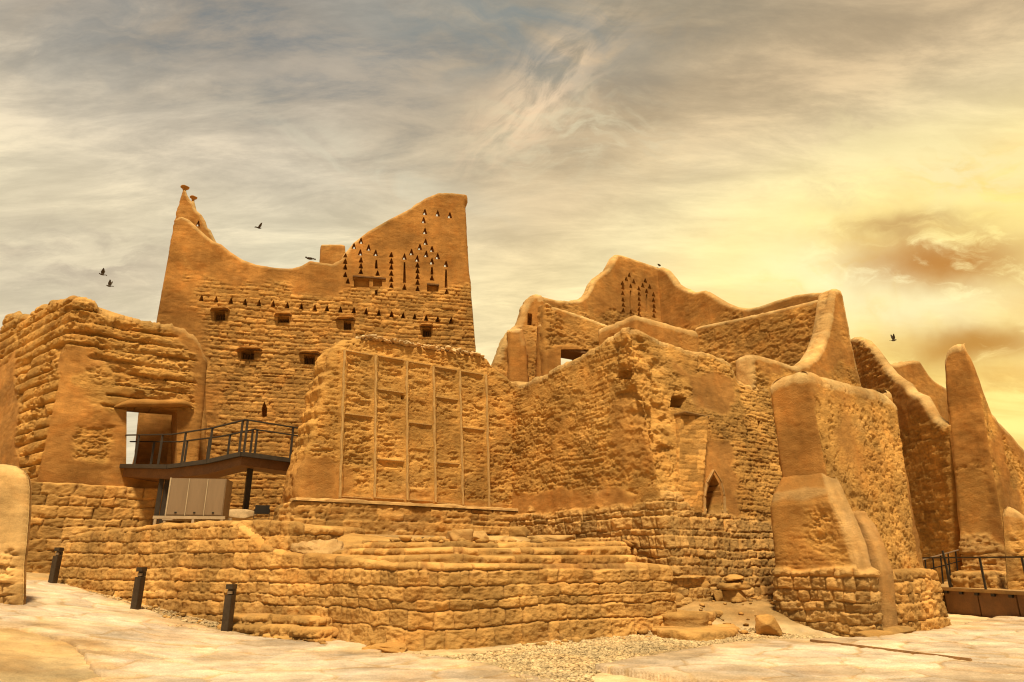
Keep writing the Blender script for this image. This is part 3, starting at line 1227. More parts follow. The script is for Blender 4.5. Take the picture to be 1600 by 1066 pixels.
M_pave = mud_material('flagstone', (0.47, 0.33, 0.18), (0.565, 0.465, 0.35), (0.5, 0.38, 0.2), 0.7, 9.0, 0.0)
g2 = lambda pts: [gnd(*p)[:2] for p in pts]
path_poly = g2([(30, 903), (75, 908), (150, 930), (230, 958), (300, 978), (360, 990), (440, 988), (520, 991), (560, 1003), (596, 1025), (690, 1030), (770, 1043), (865, 1068)]) + [np.array([0.2, 6.0]), np.array([-7, 6.0])] + g2([(160, 1062), (118, 1012), (40, 985), (-120, 975), (-160, 915)])
sheet('footpath', path_poly, 0.042, 0.035, M_pave, 0.2, 1.3, seed=1)
plaza_poly = g2([(925, 1049), (1040, 1030), (1170, 1009), (1270, 1006), (1390, 1003), (1475, 988), (1610, 960), (1760, 930)]) + [np.array([19, 15.0]), np.array([13.0, 5.5])] + [gnd(925, 1049)[:2] + np.array([0.95, -1.15])]
sheet('paved_plaza', plaza_poly, 0.042, 0.10, M_pave, 0.3, 1.25, edge_noise=0.03, seed=2)


# ------------------------------------------------------------------ small mesh helpers
def bar(p, q, w, h, up=(0, 0, 1)):
    """verts, faces of a box beam from p to q"""
    p, q = np.asarray(p, float), np.asarray(q, float)
    d = q - p
    d = d / np.linalg.norm(d)
    upv = np.asarray(up, float)
    if abs(d @ upv) > 0.95:
        upv = np.array([U[0], U[1], 0.0])
    s = np.cross(d, upv)
    s /= np.linalg.norm(s)
    t = np.cross(s, d)
    v = []
    for e in (p, q):
        for a, b in ((-1, -1), (1, -1), (1, 1), (-1, 1)):
            v.append(e + s * a * w / 2 + t * b * h / 2)
    f = [(0, 1, 2, 3), (7, 6, 5, 4), (0, 4, 5, 1), (1, 5, 6, 2), (2, 6, 7, 3), (3, 7, 4, 0)]
    return v, f


def join(parts):
    V_, F_ = [], []
    for v, f in parts:
        b = len(V_)
        V_ += [tuple(map(float, x)) for x in v]
        F_ += [tuple(i + b for i in ff) for ff in f]
    return V_, F_


def solid(name, parts, mat, parent=None, bevel=0.008):
    v, f = join(parts)
    me = bpy.data.meshes.new(name)
    me.from_pydata(v, [], f)
    bm = bmesh.new()
    bm.from_mesh(me)
    bmesh.ops.recalc_face_normals(bm, faces=bm.faces)
    if bevel:
        bmesh.ops.bevel(bm, geom=list(bm.edges), offset=bevel, segments=2, affect='EDGES', clamp_overlap=True)
    bm.to_mesh(me)
    bm.free()
    me.materials.append(mat)
    o = bpy.data.objects.new(name, me)
    col.objects.link(o)
    if parent:
        o.parent = parent
    return o


def rock_data(size, seed, n=9, power=3.2, rough=0.16, lump=0.0, breaks=7):
    """a hewn stone: a squared-off ball with broken faces; verts around the origin, base at z=0"""
    rng = random.Random(seed)
    V_, F_ = [], []
    key = {}

    def vid(p):
        k = tuple(np.round(p, 5))
        if k not in key:
            key[k] = len(V_)
            V_.append(np.array(p))
        return key[k]
    for ax in range(3):
        for sg in (-1, 1):
            for i in range(n):
                for j in range(n):
                    q = []
                    for a, b in ((i, j), (i + 1, j), (i + 1, j + 1), (i, j + 1)):
                        p = [0, 0, 0]
                        p[ax] = sg
                        p[(ax + 1) % 3] = 2 * a / n - 1
                        p[(ax + 2) % 3] = 2 * b / n - 1
                        q.append(vid(np.array(p, float)))
                    F_.append(tuple(q if sg > 0 else q[::-1]))
    A = np.array(V_)
    nrm = (np.abs(A) ** power).sum(1) ** (1 / power)
    A = A / nrm[:, None]
    # planar breaks
    for _ in range(breaks):
        d = np.array([rng.gauss(0, 1), rng.gauss(0, 1), rng.gauss(0, 0.8)])
        d /= np.linalg.norm(d)
        lim = rng.uniform(0.72, 1.0)
        over = A @ d - lim
        A = A - np.maximum(over, 0)[:, None] * d * 0.9
    o = rng.uniform(0, 90)
    nz = fbm(A[:, 0] * 1.6 + A[:, 2] * 1.1 + o, A[:, 1] * 1.6 - A[:, 2] * 0.9, 4, seed % 50)
    A = A * (1 + rough * nz)[:, None]
    A = A * np.array(size) / 2
    if lump:
        A[:, 2] += lump * fbm(A[:, 0] * 1.6 + o, A[:, 1] * 1.6, 5, 3 + seed % 40) + 0.35 * lump * fbm(A[:, 0] * 7 + o, A[:, 1] * 7 + A[:, 2] * 9, 3, 5 + seed % 40)
        A[:, :2] *= (1 + 0.5 * lump * fbm(A[:, 2] * 9 + o, np.arctan2(A[:, 1], A[:, 0]) * 2, 3, 8))[:, None]
    A[:, 2] -= A[:, 2].min()
    return A, F_


def rock(name, p, size, seed, rz=0.0, mat=None, label=None, cat='stone', group=None, tilt=0.0, parent=None, raw=1.0, **kw):
    A, F_ = rock_data(size, seed, **kw)
    c_, s_ = math.cos(rz), math.sin(rz)
    A = np.stack([A[:, 0] * c_ - A[:, 1] * s_, A[:, 0] * s_ + A[:, 1] * c_, A[:, 2] + tilt * A[:, 0]], -1)
    n = len(A)
    att = np.tile(np.array([[0.3 + 0.5 * (seed * 0.37 % 1), raw, 1.0 if raw == 1 else 0.0, 1.0]]), (n, 1))
    o = mesh_obj(name, A if parent is None else A + np.asarray(p), F_, mat or M_stone, parent, att)
    if parent is None:
        o.location = p
    if label:
        tag(o, label, cat, group)
    return o


# ------------------------------------------------------------------ the great tower at the back left
TW = thing('palace_tower', 'tall ochre mud brick tower with a swooping parapet pierced by rows of triangular vents', 'tower')
sl = Slab((-16.9, 30.0), 78)
A = lambda x, y: sl.pix(x, y)
outline = [(270, 352), (272, 342), (278, 338), (284, 337), (295, 342), (310, 356), (322, 367), (334, 376), (345, 380), (358, 391), (378, 404), (400, 412), (430, 417), (455, 418), (470, 414), (484, 406), (495, 408), (520, 411), (533, 404), (541, 392), (552, 378), (575, 360), (605, 343), (640, 325), (665, 308), (685, 300), (705, 300), (729, 303), (730, 312), (727, 320), (728, 330), (734, 430), (739, 480), (744, 545), (758, 820), (200, 880), (213, 760), (243, 500)]
for x, y in [(315, 466), (338, 468), (361, 470), (383, 472), (405, 474), (427, 475), (449, 477), (471, 479), (492, 481), (511, 482), (532, 484), (553, 485), (572, 487), (592, 489), (612, 491), (630, 493), (648, 495), (666, 497), (684, 499), (705, 501)]:
    sl.tri(x, y, 8, 10, 0.55)
for x, y in [(664, 331), (684, 333), (703, 336), (662, 344), (664, 361), (665, 378), (656, 386), (675, 389), (643, 394), (666, 397), (684, 400), (632, 401), (652, 404), (675, 408), (697, 412), (564, 376), (553, 384), (576, 387), (587, 395), (563, 394)]:
    sl.tri(x, y, 8, 10, None)
for x, ys in [(539.5, (398, 408, 417, 429)), (564, (406, 415, 424)), (611.5, (398, 408, 417.5, 427, 436.5, 446)), (652.5, (414, 423, 432, 441, 451))]:
    for y in ys:
        sl.tri(x, y, 8, 8.6, 0.42)
for x, y in [(543.5, 439), (590, 427), (632, 449), (675, 434), (698, 456)]:
    sl.tri(x, y, 8, 9, 0.42)
for x, y0, y1 in [(588, 406, 420), (632, 410, 443), (675, 417, 429), (697, 421, 450)]:
    sl.hole(sl.px([(x - 2.4, y1), (x + 2.4, y1), (x + 1.2, y0), (x - 1.2, y0)]), 0.42)
WIN = [(335, 487, 352, 501), (434, 495, 452, 505), (537, 502, 549, 516), (660, 513, 674, 527), (377, 549, 397, 562), (475, 555, 492, 570)]
LINT = [(328, 360, 486), (428, 457, 494), (524, 556, 500), (655, 677, 511), (369, 411, 548), (466, 501, 553.5)]
for x0, y0, x1, y1 in WIN:
    sl.rect(x0, y0, x1, y1, 0.75)
for x0, y0, x1, y1 in [(553, 436, 577, 449), (583, 437, 597, 448), (667, 446, 685, 456)]:
    sl.rect(x0, y0, x1, y1, 0.22)
sl.rect(586, 453, 590, 461, 0.4)
sl.hole(sl.px([(409, 651), (417, 651), (417.5, 638), (413, 627), (409, 638)]), 0.6)
band_edge = [(200, 300), (262, 392), (300, 430), (318, 440), (372, 442), (450, 448), (519, 458), (545, 455), (560, 452), (640, 452), (690, 446), (760, 440), (760, 280), (200, 280)]


def d_tower(c):
    pm = region(c, band_edge, 0, 0.25, 0.5)
    pm = np.maximum(pm, region(c, [(190, 380), (290, 380), (312, 480), (322, 600), (330, 900), (190, 900)], 0, 0.5, 0.7, 4))
    pl_, t1 = st_plaster(c.S, c.Z, 0, 1.2)
    co, t2 = st_courses(c.S, c.Z, 0.205, 0.40, 3, 0.065, 0.052, 0.018, 0.30)
    ecr = st_courses.e
    er, t3 = st_eroded(c.S, c.Z, 2, 0.8)
    k = ss(-0.25, 0.4, fbm(c.S * 0.35, c.Z * 0.5, 3, 401))
    rw = co * (0.75 + 0.35 * k) + er * (0.40 - 0.2 * k)
    er2 = er * 0.35 * ss(0.0, 0.5, fbm(c.S * 0.5, c.Z * 0.8, 3, 403))
    D = (pl_ + er2) * pm + rw * (1 - pm) - 0.03 * (1 - pm)
    return D, pack(t1 * pm + (0.75 * t2 + 0.25 * t3) * (1 - pm), (1 - pm) * (0.25 + 0.75 * ecr), 0 * pm)


tower_th = lambda Z: np.clip(0.95 - 0.028 * (Z - 3), 0.46, 1.0)
sl.build('facade', TW, M_tower, outline, tower_th, 0.042, d_tower, r=0.16, cope=0.6)
TSL = sl


def slab_box(sl_, s0, s1, z0, z1, d0, d1):
    """box verts/faces in a slab's own space (d counted backwards)"""
    v = []
    for d in (d0, d1):
        for s, z in ((s0, z0), (s1, z0), (s1, z1), (s0, z1)):
            v.append(sl_.world(s, z, d))
    return v, [(0, 1, 2, 3), (7, 6, 5, 4), (0, 4, 5, 1), (1, 5, 6, 2), (2, 6, 7, 3), (3, 7, 4, 0)]


def lintel(sl_, x0, x1, y, parent, out=0.40, hgt=0.12, mat=None):
    """a sagging mud-covered wooden ledge above an opening"""
    s0, z0 = sl_.pix(x0, y)
    s1, z1 = sl_.pix(x1, y)
    n, m = 22, 10
    V_, A_ = [], []
    for i in range(n + 1):
        t = i / n
        s = s0 + (s1 - s0) * t
        z = z0 + (z1 - z0) * t
        env = max(0.2, (1 - abs(2 * t - 1) ** 7))
        for j in range(m):
            a = j / m * 2 * math.pi
            dz = hgt * env * (0.5 * math.sin(a) + 0.5) * (1.2 if math.sin(a) > 0 else 1)
            dd = -out * env * max(0, (math.cos(a) * 0.5 + 0.5)) + 0.08
            nz = 0.03 * float(fbm(np.array([s * 3 + j]), np.array([z * 3.0]), 3, 77)[0])
            V_.append(sl_.world(s, z + dz + nz, dd + nz))
            A_.append((0.5, 0.3, 0, 1))
    F_ = []
    for i in range(n):
        for j in range(m):
            F_.append((i * m + j, i * m + (j + 1) % m, (i + 1) * m + (j + 1) % m, (i + 1) * m + j))
    F_.append(tuple(range(m)))
    F_.append(tuple(range(n * m + m - 1, n * m - 1, -1)))
    return mesh_obj('lintel', V_, F_, mat or M_tower, parent, A_)


for (x0, y0, x1, y1), (l0, l1, ly) in zip(WIN, LINT):
    s0, z0 = sl.pix(x0, y1)
    s1, z1 = sl.pix(x1, y0)
    pr = [slab_box(sl, s0, s1, z0, z1, 0.62, 0.66)]
    nb = 4
    for k in range(nb):
        sx = s0 + (s1 - s0) * (k + 0.5) / nb
        pr.append(slab_box(sl, sx - 0.035, sx + 0.035, z0, z1, 0.40, 0.46))
    w = solid('window', pr, M_wood, TW, 0)
    lintel(sl, l0, l1, ly, w)
    # plank under the mud hood
    sp0, sp1 = sl.pix(l0 + 3, ly)[0], sl.pix(l1 - 3, ly)[0]
    solid('plank', [slab_box(sl, sp0, sp1, z1 + 0.01, z1 + 0.07, -0.20, 0.30)], M_wood, w, 0)
w = solid('loggia_beam', [slab_box(sl, sl.pix(551, 434)[0], sl.pix(603, 434)[0], sl.pix(577, 435.4)[1], sl.pix(577, 433)[1], -0.10, 0.1)], M_wood, TW, 0.01)
lintel(sl, 550, 603, 434, w, 0.12, 0.08)
w = solid('loggia_beam', [slab_box(sl, sl.pix(667, 446)[0], sl.pix(686, 446)[0], sl.pix(677, 446.5)[1], sl.pix(677, 444)[1], -0.10, 0.1)], M_wood, TW, 0.01)
lintel(sl, 665, 688, 445.0, w, 0.12, 0.06)


def mk(pm_plaster=1.0, er_amp=1.0, seed=0, h=None, wdt=0.5, regs=(), e=0, raw_default=0.0):
    """offset function: plaster everywhere except raw patches given as outlines"""
    def f(c):
        raw = np.full(c.S.shape, float(raw_default))
        for q in regs:
            ee = q[1] if len(q) > 1 else 0
            m = region(c, q[0], ee, 0.22, 0.45, 3 + seed)
            raw = np.maximum(raw, m) if (len(q) < 3 or q[2]) else raw * (1 - m)
        p_, t1 = st_plaster(c.S, c.Z, seed, 1.2 * pm_plaster)
        er, t2 = st_eroded(c.S, c.Z, seed, er_amp)
        if h:
            co, t3 = st_courses(c.S, c.Z, h, wdt, seed, 0.06, 0.05, 0.02, 0.4)
            er = er * 0.7 + co * 0.6
            t2 = 0.5 * t2 + 0.5 * t3
        pat = ss(0.15, 0.5, fbm(c.S * 0.45, c.Z * 0.7, 4, 301 + seed)) * 0.35 * (1 - raw)
        r2 = np.clip(raw + pat, 0, 1)
        D = p_ * (1 - r2) + (er - 0.035) * r2
        return D, pack(t1 * (1 - r2) + t2 * r2, r2, 0 * r2)
    return f


# tower body, side merlon and roof box
q0 = sl.world(sl.pix(262, 420)[0], 0, 0.9)[:2]
q1 = sl.world(sl.pix(735, 440)[0], 0, 0.9)[:2]
bk = sl.nb * 9.0
body = Loft([(0.0, [q0 - sl.d * 0.9, q1 + sl.d * 0.7, q1 + sl.d * 0.7 + bk, q0 - sl.d * 0.9 + bk]), (14.0, [q0 + sl.d * 0.25, q1 - sl.d * 0.15, q1 - sl.d * 0.15 + bk, q0 + sl.d * 0.25 + bk])], 0.14, 0.2, 0.2)
for e in range(4):
    body.flat(e, 13.2)
body.build('body', TW, M_tower, mk(1, 1, 5))
s2 = Slab(pl(300, 370, 33.0), 60)
s2.tri(310, 349, 7, 10, None)
s2.build('merlon', TW, M_tower, [(275, 348), (277, 330), (281, 316), (284, 303), (286.5, 295), (291, 295), (293, 302), (297, 309), (300, 313), (304, 311), (306, 319), (308, 327), (316, 334), (322, 344), (325, 354), (330, 358), (336, 371), (345, 388), (360, 480), (262, 480)], 0.55, 0.05, mk(1.4, 1, 6), r=0.2)
for (x, y, sc_) in ((289.5, 292, 1.0), (303, 307.5, 0.85)):
    s_, z_ = s2.pix(x, y)
    prof = [(0.09, -0.30), (0.08, -0.08), (0.14, 0.02), (0.22, 0.07), (0.23, 0.12), (0.17, 0.15), (0.0, 0.16)]
    V_, F_ = [], []
    n = 14
    ctr = s2.world(s_, z_, 0.27)
    for rr, zz in prof:
        for k in range(n):
            a = 2 * math.pi * k / n
            V_.append(ctr + sc_ * np.array([rr * math.cos(a), rr * math.sin(a), zz + 0.015 * math.sin(3 * a)]))
    for i in range(len(prof) - 1):
        for k in range(n):
            F_.append((i * n + k, i * n + (k + 1) % n, (i + 1) * n + (k + 1) % n, (i + 1) * n + k))
    mesh_obj('finial', V_, F_, M_tower, TW, np.tile([[0.5, 0, 0, 1]], (len(V_), 1)))
s3 = Slab(pl(518, 400, 36.0), 78)
s3.build('roof_box', TW, M_tower, [(501, 383), (503, 381), (534, 381), (539, 383), (545, 470), (494, 470)], 2.2, 0.06, mk(1.2, 1, 7), r=0.12)
set_origin(TW, (-9, 32, 0.0))

# ------------------------------------------------------------------ ruined building with the doorway at the left
LB = thing('mud_brick_house', 'eroded mud brick house at the far left with a doorway and a stone foot', 'house')
C0 = pl(79, 640, 23.2)
ul = np.array([math.sin(R(55)), math.cos(R(55))])
vl = np.array([math.sin(R(-52)), math.cos(R(-52))])
Rr = on_line(C0, ul, 323, 660)
Lf = C0 + vl * 9.0
nR, nL = np.array([-ul[1], ul[0]]), np.array([vl[1], -vl[0]])
T0 = C0 + 0.10 * (nR + nL)
Rt = on_line(T0, ul, 321, 575)
th = 1.1
lay = [(4.2, [Lf, C0, Rr, Rr + nR * th, C0 + (nR + nL) * th * 0.95, Lf + nL * th]),
       (11.0, [Lf + nL * 0.2, T0, Rt, Rt + nR * (th - .1), T0 + (nR + nL) * th * 0.9, Lf + nL * th])]
lb = Loft(lay, 0.036, 0.18, 0.22)
lb.profile(0, [(-30, 492), (0, 491), (25, 488), (40, 492), (60, 480), (85, 468), (105, 463), (122, 462)])
lb.profile(1, [(125, 462), (145, 465), (155, 474), (165, 485), (200, 495), (250, 504), (285, 512), (303, 525), (314, 540), (320, 560)])
lb.hole_px(1, [(197, 738), (276, 738), (277, 641), (198, 633)], -th)
t0_, z0_ = lb.pix(1, 198, 634)
t1_, z1_ = lb.pix(1, 277, 641)
L1, L3 = lb.len[1], lb.len[3]
# the same opening on the inner face (edge 3 runs back from the right end)
a0 = (1 - t0_) * L1
a1 = (1 - t1_) * L1
lb.holes.append((3, [(lb.cum[3] + min(a1, L3 - .1), 0), (lb.cum[3] + min(a0, L3 - .1), 0), (lb.cum[3] + min(a0, L3 - .1), z0_), (lb.cum[3] + min(a1, L3 - .1), z1_)], -0.02))


def d_house(c):
    raw = np.maximum(region(c, [(-200, 470), (140, 440), (150, 560), (95, 552), (80, 650), (66, 745), (30, 745), (22, 700), (28, 640), (22, 560), (-200, 620)], 0, 0.25, 0.4),
                     region(c, [(100, 440), (265, 470), (268, 520), (285, 545), (302, 605), (270, 628), (200, 640), (160, 628), (170, 590), (158, 560), (100, 548)], 1, 0.22, 0.4))
    raw2 = np.maximum(region(c, [(128, 575), (175, 560), (215, 600), (290, 605), (300, 632), (190, 632), (150, 650), (125, 640)], 1, 0.2, 0.4, 9), region(c, [(120, 665), (172, 668), (165, 725), (125, 712)], 1, 0.15, 0.3, 8))
    p_, t1 = st_plaster(c.S, c.Z, 31, 1.3)
    # thick courses of mud with deep, broken joints
    h = 0.43
    zz = c.Z + 0.05 * fbm(c.S * 0.6, c.Z * 0.5, 3, 501)
    q = zz / h
    row = np.floor(q)
    fz = q - row
    lip = 0.20 + 0.16 * fbm(c.S * 1.6 + row * 3.7, row * 5.1, 4, 503)
    groove = ss(0.0, 0.06, fz) * 0 + np.where(fz < lip, 1.0, 0.0)
    g = 1 - ss(lip * 0.7, lip, fz)
    g2_ = ss(0.93, 1.0, fz)
    pres = ss(-0.35, 0.15, fbm(c.S * 0.5 + row * 1.3, row * 2.7, 3, 505))
    bulge = np.sqrt(np.clip(1 - (2 * np.clip((fz - 0.15) / 0.85, 0, 1) - 1) ** 2, 0, 1))
    er, t2 = st_eroded(c.S, c.Z, 33, 0.9)
    D2 = 0.05 * bulge - 0.17 * pres * np.maximum(g, g2_) + 0.9 * er - 0.02 - 0.10 * ss(0.15, 0.4, fbm(c.S * 1.3, c.Z * 2.0, 4, 507))
    er2, t3 = st_eroded(c.S, c.Z, 35, 0.9)
    D = p_ * (1 - raw) + D2 * raw
    D = D * (1 - raw2 * (1 - raw)) + (er2 - 0.03) * raw2 * (1 - raw)
    r = np.clip(raw + raw2, 0, 1)
    return D, pack(t1 * (1 - r) + t2 * r, r, 0 * r)


zt = float(lb.pix(1, 100, 756)[1])
lb.mirror(3, 1)
lb.mirror(4, 0)
for e in (3, 4):
    lb.prof[e] = (lb.prof[e][0], lb.prof[e][1] - 0.4)
lb.build('wall', LB, M_mud, d_house, z0=zt - 0.08, coarse=(5,), cope=0.35, rag=0.10)
# stone foot, a little proud
C1, R1, L1_ = C0 - 0.28 * (nR + nL), Rr - nR * 0.28, Lf - nL * 0.28
fb = Loft([(0.3, [L1_ - nL * .2, C1 - 0.2 * (nR + nL), R1 - nR * .2 + ul * .4, R1 + nR * 2.2 + ul * .4, C1 + (nR + nL) * 2.2, L1_ + nL * 2.2]),
           (zt, [L1_, C1, R1 + ul * .3, R1 + nR * 2.2 + ul * .3, C1 + (nR + nL) * 2.2, L1_ + nL * 2.2])], 0.036, 0.1, 0.06)
for e in range(6):
    fb.flat(e, zt)


def d_ashlar(h, w, seed, amp=0.06, joint=0.05, rough=0.03, wob=0.2, raw=1.0, ledge=0.015):
    def f(c):
        co, t = st_courses(c.S, c.Z, h, w, seed, joint, amp, rough, wob, 1.0, ledge)
        return co - amp * 0.6, pack(t, raw * st_courses.e, st_courses.e)
    return f


fb.build('stone_foot', LB, M_stone, d_ashlar(0.34, 0.62, 41, 0.06, 0.06, 0.022, 0.1))
# door lintel: a long mud shelf
lintel_slab = Slab(lb.point(1, 0, zt, 0)[:2], 55)
lintel(lintel_slab, 178, 303, 637, LB, 0.38, 0.24, M_mud)
# inner wall seen through the doorway
iw = Slab(pl(215, 650, 27.0), 70)
iw.build('inner_wall', LB, M_mud, [(214, 560), (320, 560), (320, 800), (206, 800), (211, 690), (217, 632)], 0.6, 0.08, mk(1, 1, 8))
set_origin(LB, (C0[0], C0[1], 0.3))

# ------------------------------------------------------------------ wall with the timber grid, on its stone plinth
PW = thing('panelled_wall', 'ragged mud wall divided by pale vertical strips, standing on a coursed stone plinth', 'wall')
P0 = pl(468, 790, 19.7)
sp_ = Slab(P0, 55, 0.03, 3.0)
sp_.hole(sp_.px([(626, 624), (631, 625), (632, 618), (627, 616)]), 0.2)
pw_out = [(545, 530), (532, 533), (522, 542), (518, 552), (514, 566), (516, 578), (507, 585), (508, 596), (500, 606), (503, 620), (500, 632), (494, 640), (498, 652), (489, 660), (491, 672), (485, 680), (486, 690), (479, 702), (478, 716), (472, 730), (470, 748), (466, 765), (466, 800), (830, 830), (815, 604), (803, 598), (795, 588), (780, 578), (770, 570), (764, 560), (752, 553), (735, 552), (700, 547), (660, 541), (620, 535), (585, 529), (565, 527)]


# grid of strips
vert = [((537, 548), (530, 778)), ((586, 556), (584, 778)), ((634, 565), (635, 782)), ((676, 573), (679, 785)), ((717, 580), (722, 789)), ((758, 586), (763, 792))]
rows = [[548, 646, 776], [556, 608, 717, 778], [565, 660, 781], [573, 620, 722, 786], [580, 668, 790]]
FRAME = list(vert)
for k in range(5):
    (x0, ya), (x0b, _) = vert[k]
    (x1, yb), (x1b, _) = vert[k + 1]
    for y in rows[k]:
        f = (y - ya) / 225.0
        FRAME.append(((x0 + (x0b - x0) * f, y), (x1 + (x1b - x1) * f, y + (x1 - x0) * max(-0.02, (0.155 - (y - 548) * 0.00042)))))


def d_panel(c):
    er, t2 = st_eroded(c.S, c.Z, 51, 0.7)
    p_, t1 = st_plaster(c.S, c.Z, 52, 1.2)
    pm = region(c, [(462, 690), (500, 700), (545, 735), (545, 800), (462, 800)], 0, 0.2, 0.4, 5) * 0.9
    pm = np.maximum(pm, region(c, [(470, 765), (830, 790), (830, 830), (460, 820)], 0, 0.1, 0.2, 6) * 0.8)
    dashes = ss(0.30, 0.42, fbm(c.S * 2.8, c.Z * 7.5, 4, 511))
    fineb, _ = st_courses(c.S, c.Z, 0.14, 0.38, 517, 0.04, 0.025, 0.014, 0.8)
    er = er + 0.35 * fineb - 0.01
    D = (er - 0.03 - 0.03 * dashes) * (1 - pm) + p_ * pm
    fr_d = np.full(c.S.shape, 9.0)
    fr_c = np.full(c.S.shape, 9.0)
    for k_, (a, b) in enumerate(FRAME):
        a, b = np.array(sp_.pix(*a)), np.array(sp_.pix(*b))
        d = b - a
        t = np.clip(((c.S - a[0]) * d[0] + (c.Z - a[1]) * d[1]) / (d @ d), 0, 1)
        dd_ = np.hypot(c.S - a[0] - t * d[0], c.Z - a[1] - t * d[1])
        if k_ < 6:
            fr_d = np.minimum(fr_d, dd_)
        else:
            fr_c = np.minimum(fr_c, dd_)
    fm_ = 1 - ss(0.07, 0.13, fr_d + 0.03 * fbm(c.S * 3, c.Z * 3, 3, 513))
    D = D * (1 - fm_) + fm_ * (0.045 + 0.012 * fbm(c.S * 6, c.Z * 6, 3, 514))
    fc_ = (1 - ss(0.04, 0.09, fr_c + 0.03 * fbm(c.S * 3, c.Z * 3, 3, 515))) * (1 - fm_)
    D = D * (1 - fc_) + fc_ * (0.012 + 0.012 * fbm(c.S * 6, c.Z * 6, 3, 514))
    return D, pack(t1 * pm + t2 * (1 - pm), 1 - pm, 0 * pm)


sp_.build('wall', PW, M_mud, pw_out, 1.6, 0.028, d_panel, r=0.2, rim_amp=2.0, cope=0.0)
rng = random.Random(5)


def strip(p, q, w=0.10, n=12, proud=0.035, seed=0):
    a, b = sp_.pix(*p), sp_.pix(*q)
    pr = []
    pts = []
    for i in range(n + 1):
        t = i / n
        j = 0.012 * math.sin(seed * 3.1 + i * 1.7) if 0 < i < n else 0
        pts.append(sp_.world(a[0] + (b[0] - a[0]) * t + j, a[1] + (b[1] - a[1]) * t, -proud - 0.008 * math.sin(seed + 2.3 * i)))
    nb3 = np.array([sp_.nb[0], sp_.nb[1], 0])
    V_, F_ = [], []
    dirp = pts[-1] - pts[0]
    dirp /= np.linalg.norm(dirp)
    side = np.cross(dirp, nb3)
    for i, p_ in enumerate(pts):
        ww = w * (0.9 + 0.2 * math.sin(i * 2.1 + seed))
        for sx, sy in ((-1, 0), (-0.7, -1), (0.7, -1), (1, 0), (1, 3.5), (-1, 3.5)):
            V_.append(p_ + side * sx * ww / 2 + nb3 * sy * 0.03)
    for i in range(n):
        for k in range(6):
            F_.append((i * 6 + k, i * 6 + (k + 1) % 6, (i + 1) * 6 + (k + 1) % 6, (i + 1) * 6 + k))
    F_.append(tuple(range(6)))
    F_.append(tuple(range(n * 6 + 5, n * 6 - 1, -1)))
    return V_, F_


for k, (p, q) in enumerate(vert):
    v_, f_ = strip(p, q, 0.075, 16, 0.065, k)
    mesh_obj('vertical_strip', v_, f_, M_rib, PW, None, False)
for k in range(5):
    (x0, ya), (x0b, _) = vert[k]
    (x1, yb), (x1b, _) = vert[k + 1]
    for y in rows[k]:
        f = (y - ya) / 225.0
        xa, xb = x0 + (x0b - x0) * f, x1 + (x1b - x1) * f
        dy = (x1 - x0) * max(-0.02, (0.155 - (y - 548) * 0.00042))
        v_, f_ = strip((xa + 3, y), (xb - 3, y + dy), 0.035, 5, 0.012, k + y)
        mesh_obj('cross_strip', v_, f_, M_rib, PW, np.tile([[0.6, 0.8, 0, 1]], (len(v_), 1)), False)
# broken crust along the top
M_crust = mud_material('straw_crust', (0.62, 0.45, 0.24), (0.64, 0.47, 0.26), (0.62, 0.45, 0.24))
parts_v, parts_f, parts_a = [], [], []
for k in range(150):
    t = rng.random()
    x = 562 + 195 * t
    y = np.interp(x, [560, 585, 620, 660, 700, 735, 760], [527, 528.5, 534.5, 540.5, 546.5, 551, 557])
    s_, z_ = sp_.pix(x, y)
    A_, F_ = rock_data((rng.uniform(.10, .24), rng.uniform(.15, .35), rng.uniform(.05, .13)), k + 100, 4)
    c_, sn = math.cos(rng.uniform(0, 6)), math.sin(rng.uniform(0, 6))
    ctr = sp_.world(s_, z_ - 0.05 + rng.uniform(-.03, .06), rng.uniform(-0.02, 0.35))
    A_[:, 2] += A_[:, 0] * rng.uniform(-.5, .5)
    b = sum(len(x_) for x_ in parts_v)
    parts_v.append(A_ + ctr)
    parts_f += [tuple(i + b for i in f) for f in F_]
    parts_a += [(rng.uniform(.4, 1), 1, 1, 1)] * len(A_)
mesh_obj('crust', np.concatenate(parts_v), parts_f, M_crust, PW, parts_a)
# plinth
a_ = pl(462, 800, 19.35)
b_ = on_line(a_, U, 815, 810)
nb = np.array([-U[1], U[0]])
zl = float(np.mean([at(470, 779, 19.5)[2], at(800, 800, 23.3)[2]]))
pb = Loft([(0.8, [a_ - nb * .12 - U * .15, b_ - nb * .12, b_ + nb * 1.9, a_ + nb * 1.9 - U * .15]), (zl, [a_, b_, b_ + nb * 1.9, a_ + nb * 1.9])], 0.04, 0.08, 0.07)
for e in range(4):
    pb.flat(e, zl)
pb.build('plinth', PW, M_stone, d_ashlar(0.205, 0.52, 61, 0.045, 0.04, 0.022, 0.25))
# flat pale slabs along the plinth's edge
led = Loft([(zl - 0.01, [a_ - nb * .07 - U * .05, b_ - nb * .07, b_ + nb * .5, a_ + nb * .5 - U * .05]), (zl + 0.07, [a_ - nb * .06 - U * .04, b_ - nb * .06, b_ + nb * .5, a_ + nb * .5 - U * .04])], 0.03, 0.05, 0.03)
for e in range(4):
    led.flat(e, zl + 0.075)
led.build('ledge', PW, M_clean, lambda c: (0.03 * fbm(c.S * 2.2, c.Z * 3, 3, 5), pack(0.5 + 0.5 * fbm(c.S * 1.2, c.Z * 0, 2, 6), 1 + 0 * c.S, 0 * c.S)), z0=zl - 0.01)
set_origin(PW, (a_[0], a_[1], 0.8))

